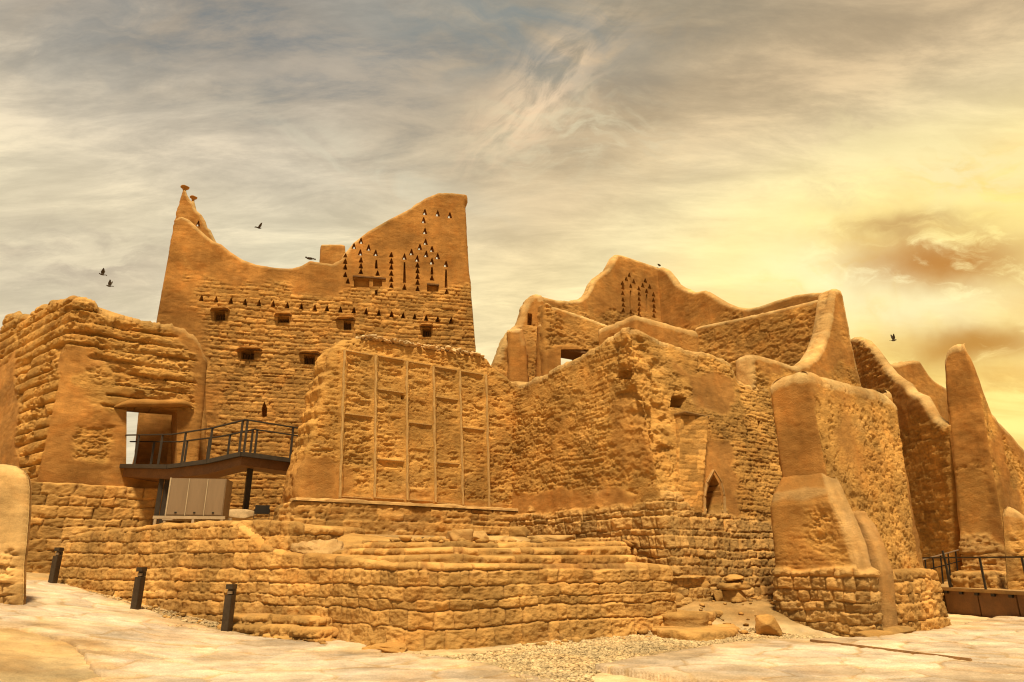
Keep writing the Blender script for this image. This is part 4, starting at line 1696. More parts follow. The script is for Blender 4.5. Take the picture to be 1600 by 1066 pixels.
# ------------------------------------------------------------------ corner block
CB = thing('corner_building', 'square mud brick building with a chipped corner, small square window and pointed arch niche', 'building')
I0 = np.array([0.05, 24.1])
Ct = pl(982, 515, 19.4)
Rt_ = Ct + U * 6.8
Cb = pl(1062, 870, 18.1)
Ib = I0 - 0.25 * U
Rb = on_line(Cb, U, 1250, 880)
bkv = nb * 4.5
cl = [(0.2, [Ib, Cb, Rb, Rb + bkv, Ib + bkv]), (8.4, [I0, Ct, Rt_, Rt_ + bkv, I0 + bkv])]
cb = Loft(cl, 0.028, 0.14, 0.16)
cb.profile(0, [(802, 594), (812, 600), (822, 597), (836, 590), (850, 583), (866, 573), (880, 566), (897, 560), (912, 553), (930, 541), (945, 529), (958, 520), (968, 512), (978, 510)])
cb.profile(1, [(985, 510), (997, 512), (1008, 520), (1022, 526), (1050, 537), (1080, 545), (1110, 553), (1132, 560), (1142, 568), (1149, 582), (1153, 594), (1165, 600), (1225, 612), (1260, 615)])
cb.hole_px(1, [(1047, 636), (1073, 638), (1073, 621), (1063, 617), (1050, 618)], 1.1)
cb.hole_px(0, [(961, 590), (986, 594), (990, 584), (976, 576), (963, 580)], 0.4)
cb.hole_px(1, [(1183, 676), (1189, 676), (1188, 657), (1184, 657)], 0.5)
cb.hole_px(1, [(1103, 803), (1128, 805), (1127, 775), (1122, 756), (1114, 741), (1107, 757), (1103, 777)], 1.7)


def d_corner(c):
    stone = np.maximum(region(c, [(780, 808), (830, 803), (900, 800), (960, 783), (1075, 770), (1075, 960), (780, 960)], 0, 0.12, 0.25, 2),
                       region(c, [(1000, 772), (1060, 772), (1100, 800), (1225, 815), (1280, 815), (1300, 1000), (1000, 1000)], 1, 0.12, 0.25, 2))
    plast = np.maximum(region(c, [(795, 765), (830, 770), (1000, 770), (990, 795), (900, 803), (795, 812)], 0, 0.1, 0.2, 3),
                       region(c, [(1060, 575), (1150, 590), (1150, 630), (1090, 645), (1075, 600)], 1, 0.15, 0.3, 3))
    plast = np.maximum(plast, region(c, [(1088, 690), (1140, 690), (1150, 800), (1095, 800)], 1, 0.15, 0.25, 6))
    plast = np.maximum(plast, region(c, [(960, 640), (1018, 640), (1035, 720), (1000, 740), (965, 720)], 0, 0.2, 0.4, 6) * 0.6)
    er, t2 = st_eroded(c.S, c.Z, 71, 0.9)
    p_, t1 = st_plaster(c.S, c.Z, 72, 1.2)
    co, t3 = st_courses(c.S, c.Z, 0.245, 0.46, 73, 0.06, 0.065, 0.026, 0.25, 1.0, 0.03)
    ecr = st_courses.e
    fineb, _ = st_courses(c.S, c.Z, 0.135, 0.36, 77, 0.04, 0.030, 0.014, 0.6)
    er = 0.6 * er + 0.9 * fineb * ss(-0.4, 0.3, fbm(c.S * 0.7, c.Z * 0.7, 3, 719)) - 0.01
    dashes = ss(0.22, 0.5, fbm(c.S * 2.4, c.Z * 5.2, 4, 711))
    # the broken corner
    sC = c.loft.cum[1]
    near = np.exp(-((c.S - sC) / 0.9) ** 2)
    zz = ss(3.6, 4.8, c.Z)
    pit = ss(0.05, 0.5, fbm(c.S * 1.6, c.Z * 2.4, 4, 713)) * near * zz
    right = ss(0.0, 2.2, c.S - c.loft.cum[1] - 1.6) * (c.e == 1)
    cb_, t5 = st_courses(c.S, c.Z, 0.15, 0.34, 74, 0.045, 0.035, 0.018, 0.35)
    er = er * (1 - 0.55 * right) + cb_ * right * 0.9
    er = er - 0.028 * dashes - 0.20 * pit + 0.07 * near * zz * fbm(c.S * 2.2, c.Z * 4.0, 4, 715)
    raw = np.clip(1 - plast - stone, 0, 1)
    D = (er - 0.03) * raw + p_ * np.clip(plast - stone, 0, 1) + (co - 0.03) * stone
    return D, pack(t1 * plast + t2 * raw + t3 * stone, np.clip(raw + stone * ecr, 0, 1), stone * ecr)


cb.build('wall', CB, M_mud, d_corner, z0=0.2, coarse=(2, 3, 4), cope=0.75, rag=0.05)


def on_edge(lf, e, pts, out):
    r_ = []
    for p in pts:
        t, z = lf.pix(e, *p)
        r_.append(lf.point(e, t, z, out))
    return r_


# narrow chute-like pilaster under the square window
t0_, z0_ = cb.pix(1, 1063, 800)
t1_, z1_ = cb.pix(1, 1091, 800)
_, zt_ = cb.pix(1, 1075, 652)
pA, pB = cb.point(1, t0_, z0_)[:2], cb.point(1, t1_, z0_)[:2]
tA, _ = cb.pix(1, 1056, 646)
tB, _ = cb.pix(1, 1087, 648)
pA2, pB2 = cb.point(1, tA, zt_)[:2], cb.point(1, tB, zt_)[:2]
plp = Loft([(z0_, [pA - V * .10, pB + V * .14, pB - V * .3, pA - V * .3]), (zt_, [pA2 + V * .20, pB2 + V * .50, pB2 - V * .3, pA2 - V * .3])], 0.03, 0.08, 0.07)
for e in range(4):
    plp.flat(e, zt_)
plp.build('pilaster', CB, M_mud, lambda c: (lambda co: (0.6 * co[0] - 0.01, pack(co[1], 0.7 + 0 * c.S, 0 * c.S)))(st_courses(c.S, c.Z, 0.15, 0.3, 75, 0.035, 0.03, 0.015, 0.2)))
solid('sill', [bar(cb.point(1, tA - 0.01, zt_ + 0.02, 0.18), cb.point(1, tB + 0.02, zt_ + 0.0, 0.18), 0.5, 0.07)], M_clean, CB, 0.03)
# raised surround of the pointed niche
fr = [(1101, 805), (1099.5, 777), (1103, 755), (1114, 734), (1126, 754), (1131, 775), (1132, 806)]
pp = on_edge(cb, 1, fr, 0.02)
solid('niche_surround', [bar(pp[i], pp[i + 1], 0.08, 0.08, (V[0], V[1], 0)) for i in range(len(pp) - 1)], M_clean, CB, 0.03)
set_origin(CB, (Cb[0], Cb[1], 0.2))

# ------------------------------------------------------------------ low parapet that climbs to a pier, above the right face
PP = thing('rising_parapet', 'plastered parapet that runs low and then climbs steeply to a tall slanted pier', 'parapet')
w1 = Slab(pl(1176, 560, 22.4), 55)
w1.build('wall', PP, M_mud, [(1174, 556), (1178, 552), (1186, 553), (1215, 561), (1243, 571), (1262, 566), (1274, 556), (1284, 540), (1293, 515), (1297, 490), (1300, 465), (1303, 452), (1309, 449), (1316, 452), (1320, 462), (1328, 510), (1333, 540), (1343, 580), (1352, 612), (1362, 650), (1340, 720), (1180, 720)], 0.75, 0.035,
         mk(1.0, 0.9, 81, regs=[([(1180, 575), (1260, 590), (1320, 570), (1345, 600), (1350, 700), (1180, 700)],)]), r=0.2, cope=0.9, crest=False)
set_origin(PP, (w1.P[0], w1.P[1], 5.0))

# ------------------------------------------------------------------ the hall behind, with its peaked and curving parapets
HB = thing('rear_hall', 'ochre mud hall with a peaked curving parapet and a pattern of small triangular vents', 'hall')
h0 = pl(838, 470, 31.0)
h1 = on_line(h0, U, 1030, 460)
h2 = on_line(h1, V, 1285, 470)
pk = Slab(h0, 55)
for x, y in [(983, 430), (978, 436), (972, 443), (990, 440), (973, 449), (973, 458), (973.5, 468), (974, 476), (974, 484.5), (985, 447), (986, 487), (1008, 438.5), (1004, 446), (1015, 448), (998, 451), (998, 459), (998, 467), (998.5, 475), (999, 483), (999, 490), (1010, 455), (1021, 460), (1021, 469), (1022, 478), (1022, 485), (1022, 493)]:
    pk.tri(x, y, 6.0, 7.0, 0.45)
for x, y0, y1 in [(985, 454, 482), (1010, 460, 487)]:
    pk.hole(pk.px([(x - 1.5, y1), (x + 1.5, y1), (x + 1.2, y0), (x - 1.2, y0)]), 0.45)
pk.rect(868, 536, 930, 600, None)
rawlow = [(840, 470), (900, 480), (950, 485), (1000, 492), (1035, 495), (1035, 620), (840, 620)]
pk.build('peaked_parapet', HB, M_back, [(826, 468), (838, 459), (855, 464), (872, 468), (892, 469.5), (907, 467), (916, 461), (922, 452), (926, 441), (933, 432), (942, 426), (950, 420), (957, 408), (961, 400), (966, 396.5), (974, 398), (1000, 407), (1031, 417), (1046, 424), (1050, 640), (826, 640)], 0.6, 0.045,
         mk(1.0, 0.8, 91, regs=[(rawlow,)]), r=0.17)
cv = Slab(h1, math.degrees(math.atan2(V[0], V[1])))
cv.build('curved_parapet', HB, M_back, [(1020, 420), (1030, 417), (1040, 421), (1050, 433), (1056, 443), (1068, 450), (1085, 456), (1093, 454), (1100, 453), (1110, 459), (1130, 471), (1150, 479), (1166, 481), (1185, 478), (1210, 469), (1240, 460), (1265, 457), (1282, 456), (1288, 470), (1290, 640), (1020, 640)], 0.6, 0.05,
         mk(1.0, 0.8, 93, regs=[([(1030, 498), (1090, 505), (1130, 490), (1160, 486), (1160, 600), (1030, 600)],)]), r=0.17)
hl_ = h0 + U * 4.5
hb_body = Loft([(3.0, [hl_ + nb * .4, h1 + nb * .4 - V * .0, h2 + U * .5, h2 + U * 5 + nb * 3, hl_ + nb * 9]), (9.5, [hl_ + nb * .5, h1 + nb * .5, h2 + U * .6, h2 + U * 5 + nb * 3, hl_ + nb * 9])], 0.25, 0.2, 0.2)
for e in range(5):
    hb_body.flat(e, 9.0)
hb_body.build('body', HB, M_back, mk(1, 1, 94))
set_origin(HB, (h1[0], h1[1], 3.0))

# the turret with ribs and the wall with a gap, left of the hall
RT = thing('ribbed_turret', 'plastered turret with rounded ribs and a slit window, left end of the rear hall', 'turret')
rt_ = Slab(pl(800, 520, 27.2), 82)
rt_.hole(rt_.px([(824, 507.5), (831.5, 508.5), (831.5, 490), (824.5, 489)]), 0.5)
rt_.build('wall', RT, M_back, [(768, 585), (771, 566), (778, 545), (787, 525), (797, 513), (806, 505), (812, 493), (816, 478), (822, 466), (830, 459), (838, 456.5), (848, 459), (852, 470), (854, 500), (860, 600), (868, 660), (768, 660)], 1.2, 0.04,
          mk(1.0, 0.8, 101, regs=[([(818, 512), (844, 512), (850, 620), (818, 620)],), ([(764, 560), (795, 520), (797, 600), (764, 620)],)]), r=0.28)
for pts, dd in (([(795, 516), (799, 513), (813, 511), (818, 513), (823, 540), (828, 620), (826, 660), (795, 660)], 0.3), ([(841, 508), (845, 504), (853, 503), (859, 508), (863, 550), (866, 660), (840, 660)], 0.34)):
    rb = Slab(rt_.P - rt_.nb * dd, 82)
    rb.build('rib', RT, M_back, pts, 0.5, 0.035, mk(0.8, 0.6, 103), r=0.2)
set_origin(RT, (rt_.P[0], rt_.P[1], 5.0))
OW = thing('gapped_wall', 'cracked mud wall with a pale coping and a square gap showing the sky', 'wall')
ow = Slab(pl(855, 520, 26.8), 60)
ow.rect(876, 546, 920, 590, None)
ow.build('wall', OW, M_back, [(853, 473), (857, 472), (865, 478), (885, 484), (910, 492), (940, 503), (965, 512), (985, 520), (985, 610), (851, 610)], 1.25, 0.04,
         mk(1.0, 1.0, 111, regs=[([(856, 485), (900, 495), (950, 512), (950, 560), (900, 545), (880, 542), (856, 550)],)]), r=0.14)
solid('lintel_beam', [slab_box(ow, ow.pix(870, 545)[0], ow.pix(925, 545)[0], ow.pix(890, 548)[1], ow.pix(890, 543.5)[1], 0.05, 1.1)], M_wood, OW, 0.01)
set_origin(OW, (ow.P[0], ow.P[1], 5.0))

# square parapet with pale coping just behind the chipped corner
SP = thing('square_parapet', 'low L-shaped parapet with smooth pale coping just behind the chipped corner', 'parapet')
c_ = pl(993, 500, 21.6)
l_ = on_line(c_, -V, 933, 520)
r_ = on_line(c_, U, 1092, 525)
ins = (nb - V * 0) * 0.5
sq = Loft([(6.0, [l_, c_, r_, r_ + nb * .5, c_ + nb * .55 + U * .45 * 0 - V * 0 + U * .5, l_ + U * .5]), (9.0, [l_, c_, r_, r_ + nb * .5, c_ + nb * .55 + U * .5, l_ + U * .5])], 0.035, 0.08, 0.2)
sq.profile(0, [(935, 511), (960, 502), (992, 490)])
sq.profile(1, [(994, 490), (1020, 497), (1060, 509), (1091, 517)])
sq.build('wall', SP, M_mud, mk(1.0, 0.7, 121), z0=6.0, cope=0.9)
set_origin(SP, (c_[0], c_[1], 6.0))

# nearer cracked parapet wall on the right of the hall
MW = thing('cracked_parapet', 'cracked mud parapet with long smooth coping between the hall and the slanted pier', 'parapet')
m0 = pl(1288, 500, 26.8)
m1 = on_line(m0, -V, 1086, 520)
mw = Slab(m1, math.degrees(math.atan2(V[0], V[1])))


def d_mid(c):
    raw = region(c, [(1090, 515), (1180, 498), (1285, 475), (1290, 600), (1090, 600)], 0, 0.2, 0.3, 4)
    p_, t1 = st_plaster(c.S, c.Z, 131, 1.2)
    er, t2 = st_eroded(c.S, c.Z, 132, 0.6)
    co, t3 = st_courses(c.S, c.Z, 0.55, 1.5, 133, 0.05, 0.05, 0.02, 0.6)
    D = p_ + raw * (0.45 * er + co * 0.9 - 0.06)
    return D, pack(t1 * (1 - raw) + t2 * raw, raw * 0.8, 0 * raw)


mw.build('wall', MW, M_mud, [(1083, 522), (1085, 512), (1092, 509), (1120, 503), (1160, 495), (1200, 486), (1240, 476), (1272, 468), (1290, 465), (1294, 640), (1083, 640)], 0.6, 0.04, d_mid, r=0.17)
set_origin(MW, (m1[0], m1[1], 5.0))

# ------------------------------------------------------------------ the great buttressed wall on the right
BW = thing('buttressed_wall', 'thick leaning mud wall at the right with a flared plastered buttress on a stone foot', 'wall')
Tn = pl(1263, 590, 17.0)
Tf = on_line(Tn, -V, 1200, 600)
Te = on_line(Tn, U, 1402, 625)
Bn = Tn + V * 0.42 - U * 0.06
Bf = Tf + V * 0.25 - U * 0.06
Be = Te + V * 0.42 + U * 0.35
Be = on_line(Bn, U, 1433, 885)
bw = Loft([(0.0, [Bf, Bn, Be, Be + (Bf - Bn)]), (6.3, [Tf, Tn, Te, Te + (Tf - Tn)])], 0.026, 0.08, 0.30)
bw.profile(0, [(1200, 597), (1214, 588), (1236, 580), (1262, 578)])
bw.profile(1, [(1263, 578), (1275, 580), (1300, 588), (1340, 599), (1375, 608), (1390, 614), (1400, 624)])


def d_butt(c):
    raw = region(c, [(1272, 605), (1310, 610), (1380, 620), (1420, 640), (1440, 900), (1300, 900), (1285, 760), (1268, 700)], 1, 0.2, 0.35, 4)
    smooth = region(c, [(1305, 600), (1330, 606), (1345, 720), (1318, 720)], 1, 0.25, 0.4, 7)
    raw = raw * (1 - 0.75 * smooth)
    p_, t1 = st_plaster(c.S, c.Z, 141, 1.2)
    er, t2 = st_eroded(c.S * 1.3, c.Z * 0.9, 142, 0.55)
    pits = ss(0.28, 0.46, fbm(c.S * 5.5, c.Z * 4.2, 4, 1411))
    crack = np.exp(-((fbm(c.S * 0.9, c.Z * 1.6, 4, 1413)) / 0.03) ** 2) * ss(0, 0.3, fbm(c.S * 0.5, c.Z * 0.5, 2, 1415))
    D = p_ * (1 - raw) + raw * (er - 0.02 - 0.04 * pits) - 0.04 * crack * raw
    return D, pack(t1 * (1 - raw) + t2 * raw, raw, 0 * raw)


bw.build('wall', BW, M_mud, d_butt, cope=0.9)
# stone foot along the long side
fA = on_line(Bn + V * 0.2, U, 1402, 960)
fB = on_line(fA, U, 1474, 960)
zf = float(bw.pix(1, 1420, 890)[1])
fw = Loft([(-0.3, [fA + V * .08, fB + V * .08 + U * .15, fB - V * 1.5 + U * .15, fA - V * 1.0]), (zf, [fA, fB, fB - V * 1.5, fA - V * 1.0])], 0.028, 0.07, 0.08)
for e in range(4):
    fw.flat(e, zf)
fw.build('stone_foot', BW, M_stone, d_ashlar(0.30, 0.5, 145, 0.06, 0.05, 0.035, 0.35))
# flared buttress pier over the end
pz = Slab(gnd(1371, 1000)[:2], math.degrees(math.atan2(V[0], V[1])))
Rpx = [(1350, 1003), (1347, 950), (1342, 893), (1331, 850), (1318, 815), (1304, 785), (1292, 763), (1276, 740), (1258, 722)]
Lpx = [(1216, 1000), (1212, 950), (1208, 893), (1204, 850), (1201, 815), (1199, 785), (1201, 763), (1206, 740), (1212, 722)]
Rs = [pz.pix(*p) for p in Rpx]
Ls = [pz.pix(*p) for p in Lpx]
lz_ = [a[1] for a in Ls]
layers = []
zs = sorted(set(round(z, 3) for _, z in Rs))
for z in zs:
    sR = np.interp(z, [p[1] for p in Rs], [p[0] for p in Rs])
    sL = np.interp(z, [p[1] for p in Ls], [p[0] for p in Ls])
    back_ = 0.0
    zsh = Rs[5][1] + 0.05
    if z > zsh:
        f = (z - zsh) / (Rs[-1][1] - zsh)
        back_ = 0.58 * f ** 1.25
    q1_ = pz.P + pz.d * sL + U * back_
    q2_ = pz.P + pz.d * sR + U * back_
    layers.append((z, [q1_, q2_, q2_ + U * (0.75 - 0.4 * back_), q1_ + U * (0.75 - 0.4 * back_)]))
layers[0] = (min(layers[0][0], -0.1), layers[0][1])
pr_ = Loft(layers, 0.024, 0.16, 0.12)
for e in range(4):
    pr_.flat(e, zs[-1] + 0.03)


def d_pier(c):
    stone = np.maximum(region(c, [(1180, 893), (1240, 890), (1300, 884), (1352, 888), (1385, 892), (1400, 1040), (1180, 1040)], 0, 0.05, 0.12, 3), region(c, [(1300, 893), (1500, 893), (1500, 1060), (1300, 1060)], 1, 0.05, 0.1, 3))
    chip = region(c, [(1258, 800), (1300, 795), (1310, 850), (1330, 880), (1290, 875), (1262, 845)], 0, 0.1, 0.3, 6) * (1 - stone)
    p_, t1 = st_plaster(c.S, c.Z, 151, 0.8)
    bri, tb = st_courses(c.S, c.Z, 0.095, 0.30, 152, 0.022, 0.012, 0.006, 0.1)
    bm_ = region(c, [(1190, 782), (1318, 775), (1345, 890), (1190, 895)], 0, 0.06, 0.06, 8) * (1 - stone) * (1 - chip)
    er, t2 = st_eroded(c.S, c.Z, 153, 0.8)
    co, t3 = st_courses(c.S, c.Z, 0.24, 0.46, 154, 0.06, 0.05, 0.035, 0.35)
    ecr = st_courses.e
    D = p_ * (1 - stone) + bm_ * (bri * ss(-0.4, 0.3, fbm(c.S * 0.9, c.Z * 1.2, 3, 155)) - 0.015) + chip * (er - 0.04) + stone * (co + 0.03 + 0.02 * er)
    A_ = pack(t1 * (1 - stone) + t3 * stone, np.clip(0.35 * bm_ + chip + stone * ecr, 0, 1), stone * ecr)
    new = np.maximum(region(c, [(1150, 700), (1330, 700), (1330, 776), (1150, 784)], 0, 0.05, 0.08, 9), (c.e == 1) * 1.0) * (1 - stone)
    new = np.maximum(new, ss(0.22, 0.08, np.abs(c.S - c.loft.cum[1])) * (1 - stone))
    A_[..., 3] = 1 - 0.5 * new
    return D, A_


pr_.build('buttress', BW, M_mud, d_pier)
# second, thinner buttress rib further along
fz_ = Slab(pz.P + U * 0.95, math.degrees(math.atan2(V[0], V[1])))
R2 = [(1386, 985), (1383, 930), (1380, 893), (1366, 850), (1352, 820), (1338, 803), (1328, 801)]
Rs2 = [fz_.pix(*p) for p in R2]
L2s = fz_.pix(1300, 900)[0]
lay2 = []
for s, z in Rs2:
    a0_ = fz_.P + fz_.d * L2s
    b0_ = fz_.P + fz_.d * s
    lay2.append((z, [a0_, b0_, b0_ + U * .6, a0_ + U * .6]))
lay2 = sorted(lay2, key=lambda l: l[0])
lay2[0] = (-0.1, lay2[0][1])
rb2 = Loft(lay2, 0.03, 0.12, 0.10)
for e in range(4):
    rb2.flat(e, lay2[-1][0] + 0.02)
rb2.build('buttress', BW, M_mud, lambda c: (st_plaster(c.S, c.Z, 157, 0.8)[0], pack(0.5 + 0 * c.S, 0 * c.S, 0 * c.S) * np.array([1, 1, 1, 0.6])))
# broken stair of stones at its foot
for k, (x, y, sx, sy, sz) in enumerate([(1392, 990, 1.1, .75, .2), (1366, 1000, .9, .6, .22), (1422, 985, .7, .6, .42), (1412, 972, .75, .65, .65), (1398, 962, .7, .65, .9), (1388, 956, .6, .6, 1.1)]):
    p = gnd(x, y)
    p[2] -= 0.05
    rock('step_stone', p, (sx, sy, sz), 300 + k, R(35), parent=BW, power=7.0, rough=0.10)
set_origin(BW, (Bn[0], Bn[1], 0.0))

# stub of another wall just past its right end
SW = thing('wall_stub', 'short wall end with a pale rounded cap behind the buttressed wall', 'wall')
sa = pl(1388, 620, 21.6)
ss_ = Loft([(0.0, [sa - V * .65 - U * .1, sa - U * .1 + V * .1, sa + U * .5, sa + U * .5 - V * .6]), (6.2, [sa - V * .62, sa, sa + U * .3, sa + U * .3 - V * .6])], 0.035, 0.1, 0.25)
ss_.profile(0, [(1374, 612), (1388, 607)])
ss_.profile(1, [(1389, 607), (1398, 609)])
ss_.build('wall', SW, M_mud, mk(1.0, 0.7, 161), cope=0.9)
set_origin(SW, (sa[0], sa[1], 2.0))

# ------------------------------------------------------------------ stepped dark wall in the gap
DW = thing('stepped_wall', 'high mud wall whose coping steps down to the right in the dark gap', 'wall')
dwa, dwb = pl(1330, 600, 31.0), pl(1486, 700, 25.4)
dw = Slab(dwa, math.degrees(math.atan2(*(dwb - dwa))))
dw.build('wall', DW, M_mud, [(1322, 536), (1328, 527), (1338, 526), (1350, 531), (1362, 544), (1378, 566), (1392, 583), (1404, 592), (1414, 598), (1422, 610), (1430, 614), (1440, 618), (1447, 630), (1456, 647), (1464, 655), (1478, 661), (1483, 663), (1494, 960), (1310, 960)], 0.45, 0.05,
         mk(1.0, 1.1, 171, 0.24, 0.5, regs=[([(1322, 540), (1345, 535), (1372, 570), (1392, 600), (1395, 640), (1322, 620)],), ([(1420, 650), (1500, 680), (1520, 960), (1300, 960), (1300, 760), (1400, 760)],)]), r=0.22)
set_origin(DW, (dw.P[0], dw.P[1], 0.0))
FP = thing('far_parapet', 'far mud parapet with a peaked end seen above the stepped coping', 'parapet')
fp = Slab(pl(1430, 600, 33.0), 62)
fp.build('wall', FP, M_back, [(1382, 574), (1388, 569), (1410, 566), (1432, 562), (1438, 563), (1445, 573), (1453, 585), (1463, 595), (1478, 604), (1500, 610), (1500, 760), (1382, 760)], 0.6, 0.06, mk(1.0, 0.8, 175), r=0.18)
set_origin(FP, (fp.P[0], fp.P[1], 3.0))

# ------------------------------------------------------------------ tall wall at the right edge
TWl = thing('tall_end_wall', 'tall tapering mud wall end at the right edge, its crest falling away to the right', 'wall')
tn = pl(1534, 620, 24.3)
tf = on_line(tn, -V, 1477, 620)
te = tn + U * 10.0
bn = on_line(tn + V * 0.0, V, 1580, 900)
bf = on_line(bn, -V, 1500, 900)
tl = Loft([(0.2, [bf, bn, te + V * .5 + U, te + U + (tf - tn)]), (float(at(1500, 620, 24.3)[2]), [tf, tn, te, te + (tf - tn)]), (float(at(1500, 545, 24.3)[2]), [on_line(tn, -V, 1476, 556), on_line(tn, -V, 1513, 556), te, te + (tf - tn)])], 0.04, 0.12, 0.26)
tl.profile(0, [(1476, 560), (1480, 545), (1488, 537), (1504, 536), (1512, 543)])
tl.profile(1, [(1513, 547), (1522, 568), (1535, 605), (1548, 638), (1560, 655), (1580, 675), (1600, 698), (1650, 760), (1700, 800)])
tl.hole_px(1, [(1519, 612), (1524, 613), (1523, 600), (1519, 599)], 0.4)


def d_tall(c):
    raw = np.maximum(region(c, [(1530, 600), (1545, 640), (1560, 760), (1590, 900), (1560, 900), (1540, 760), (1528, 640)], 1, 0.25, 0.5, 4), region(c, [(1570, 690), (1620, 760), (1620, 860), (1580, 760)], 1, 0.25, 0.5, 5))
    st = np.maximum(region(c, [(1470, 840), (1545, 838), (1600, 900), (1600, 960), (1470, 960)], 0, 0.2, 0.4, 6), region(c, [(1490, 880), (1900, 880), (1900, 960), (1490, 960)], 1, 0.2, 0.4, 6))
    st2 = region(c, [(1470, 720), (1540, 720), (1560, 840), (1470, 840)], 0, 0.2, 0.4, 7) * 0.6
    p_, t1 = st_plaster(c.S, c.Z, 181, 1.2)
    er, t2 = st_eroded(c.S * 1.2, c.Z * 0.8, 182, 1.0)
    co, t3 = st_courses(c.S, c.Z, 0.26, 0.6, 183, 0.05, 0.05, 0.03, 0.3)
    raw = np.clip(raw + st2 * 0.8, 0, 1)
    D = p_ * (1 - raw) + raw * (er - 0.04) + st * co
    A_ = pack(t1 * (1 - raw) + t2 * raw, np.clip(raw + st, 0, 1), st)
    A_[..., 3] = 1 - 0.45 * (c.e == 0) * (1 - st) * (1 - raw)
    return D, A_


tl.build('wall', TWl, M_mud, d_tall, cope=0.9)
set_origin(TWl, (bn[0], bn[1], 0.2))
SB = thing('coped_buttress', 'low sloping buttress with a rounded plaster coping at the right edge', 'buttress')
sb = Slab(pl(1600, 850, 21.6), 96)
sb.build('wall', SB, M_mud, [(1573, 806), (1575, 796), (1581, 790), (1590, 794), (1610, 808), (1680, 858), (1720, 890), (1720, 960), (1584, 960)], 0.40, 0.035, mk(1.0, 1.0, 191, 0.26, 0.5, regs=[([(1570, 810), (1620, 835), (1720, 890), (1720, 960), (1570, 960)],)]), r=0.22)
set_origin(SB, (sb.P[0], sb.P[1], 0.2))

# ------------------------------------------------------------------ terrace of coursed stone in front
TR = thing('stone_terrace', 'broad terrace of rough coursed stone blocks with set back steps along its front', 'terrace')
uw = np.array([math.sin(R(58)), math.cos(R(58))])
fr_ = gnd(650, 1019)[:2]
f_r = on_line(fr_, uw, 1088, 930)
lw = pl(130, 917, 20.3)
f_l = on_line(lw, lw - pl(400, 958, 17.0), 60, 895)
cA = pl(492, 971, 15.8)
cB = pl(574, 1009, 14.5)
nf = np.array([-uw[1], uw[0]])
dl = (cA - f_l) / np.linalg.norm(cA - f_l)
nl = np.array([-dl[1], dl[0]])


def off(a, b_, c_2, d_2, o, flen=0.0):
    """terrace plan pushed inward by o"""
    mid = (nl + nf)
    mid = mid / np.linalg.norm(mid)
    return [a + nl * o, b_ + (nl * 0.7 + mid * 0.3) * o, c_2 + mid * o, c_2 + (fr_ - c_2) + nf * o, d_2 + nf * o]


plan0 = off(f_l, cA, cB, f_r, 0.0)
plan1 = off(f_l, cA, cB, f_r, 0.30)
inner = [f_r + nf * 1.6, np.array([1.0, 21.5]), np.array([-6.0, 19.6]), f_l + nl * 1.6]
tr = Loft([(-0.35, plan0 + inner), (1.7, plan1 + inner)], 0.026, 0.5, 0.10)
tr.profile(0, [(60, 842), (80, 839), (120, 834), (172, 828), (257, 818), (343, 813), (380, 816), (400, 845), (440, 862), (500, 866)])
tr.profile(1, [(505, 866), (560, 872)])
tr.profile(2, [(590, 876), (640, 880)])
tr.profile(3, [(660, 881), (760, 880), (860, 880), (1000, 882), (1058, 884)])
tr.flat(4, 1.55)


def d_terr(c):
    co, t = st_courses(c.S, c.Z, 0.30, 0.44, 201, 0.06, 0.055, 0.024, 0.10, 1.0, 0.02)
    big = ss(0.2, 0.6, fbm(c.S * 0.35, c.Z * 0.5, 3, 203))
    ecr = st_courses.e
    er, _ = st_eroded(c.S, c.Z, 205, 0.6)
    # the courses step back slightly one above the other
    return co - 0.03 + 0.15 * big * er, pack(0.12 + 0.76 * t + 0.25 * fbm(c.S * 0.4, c.Z * 0.6, 3, 207), ecr, ecr)


tr.build('retaining_wall', TR, M_stone, d_terr, coarse=(4, 5, 6, 7, 8))
steps = [(0.55, 872, 868, 867, 205, 490), (1.1, 862, 857, 853, 211, 500), (1.7, 853, 848, 846, 217, 520)]
STEP = []
for k, (o, yl, ym, yr, sd_, xl) in enumerate(steps):
    pl0 = off(f_l, cA, cB, f_r, o)
    a_l = on_line(pl0[1], dl, xl - 20 + 10 * k, 870)
    q = [a_l, pl0[2], pl0[3], on_line(pl0[3], uw, 985 + 8 * (2 - k), 870)]
    stp = Loft([(1.0, q + [q[3] + nf * 2.2, q[2] + nf * 2.4, q[0] + nf * 2.5]), (2.3, q + [q[3] + nf * 2.2, q[2] + nf * 2.4, q[0] + nf * 2.5])], 0.03, 0.35, 0.07)
    stp.profile(0, [(xl - 20, yl), (560, ym + 2)])
    stp.profile(1, [(600, ym + 1), (640, ym)])
    stp.profile(2, [(660, ym), (850, ym), (990, yr)])
    stp.flat(3, float(stp.pix(2, 990, yr)[1]))
    STEP.append((pl0, float(stp.pix(2, 760, ym)[1])))
    stp.build('step', TR, M_stone, d_ashlar(0.29, 0.62, sd_, 0.055, 0.05, 0.035, 0.2), z0=1.0)
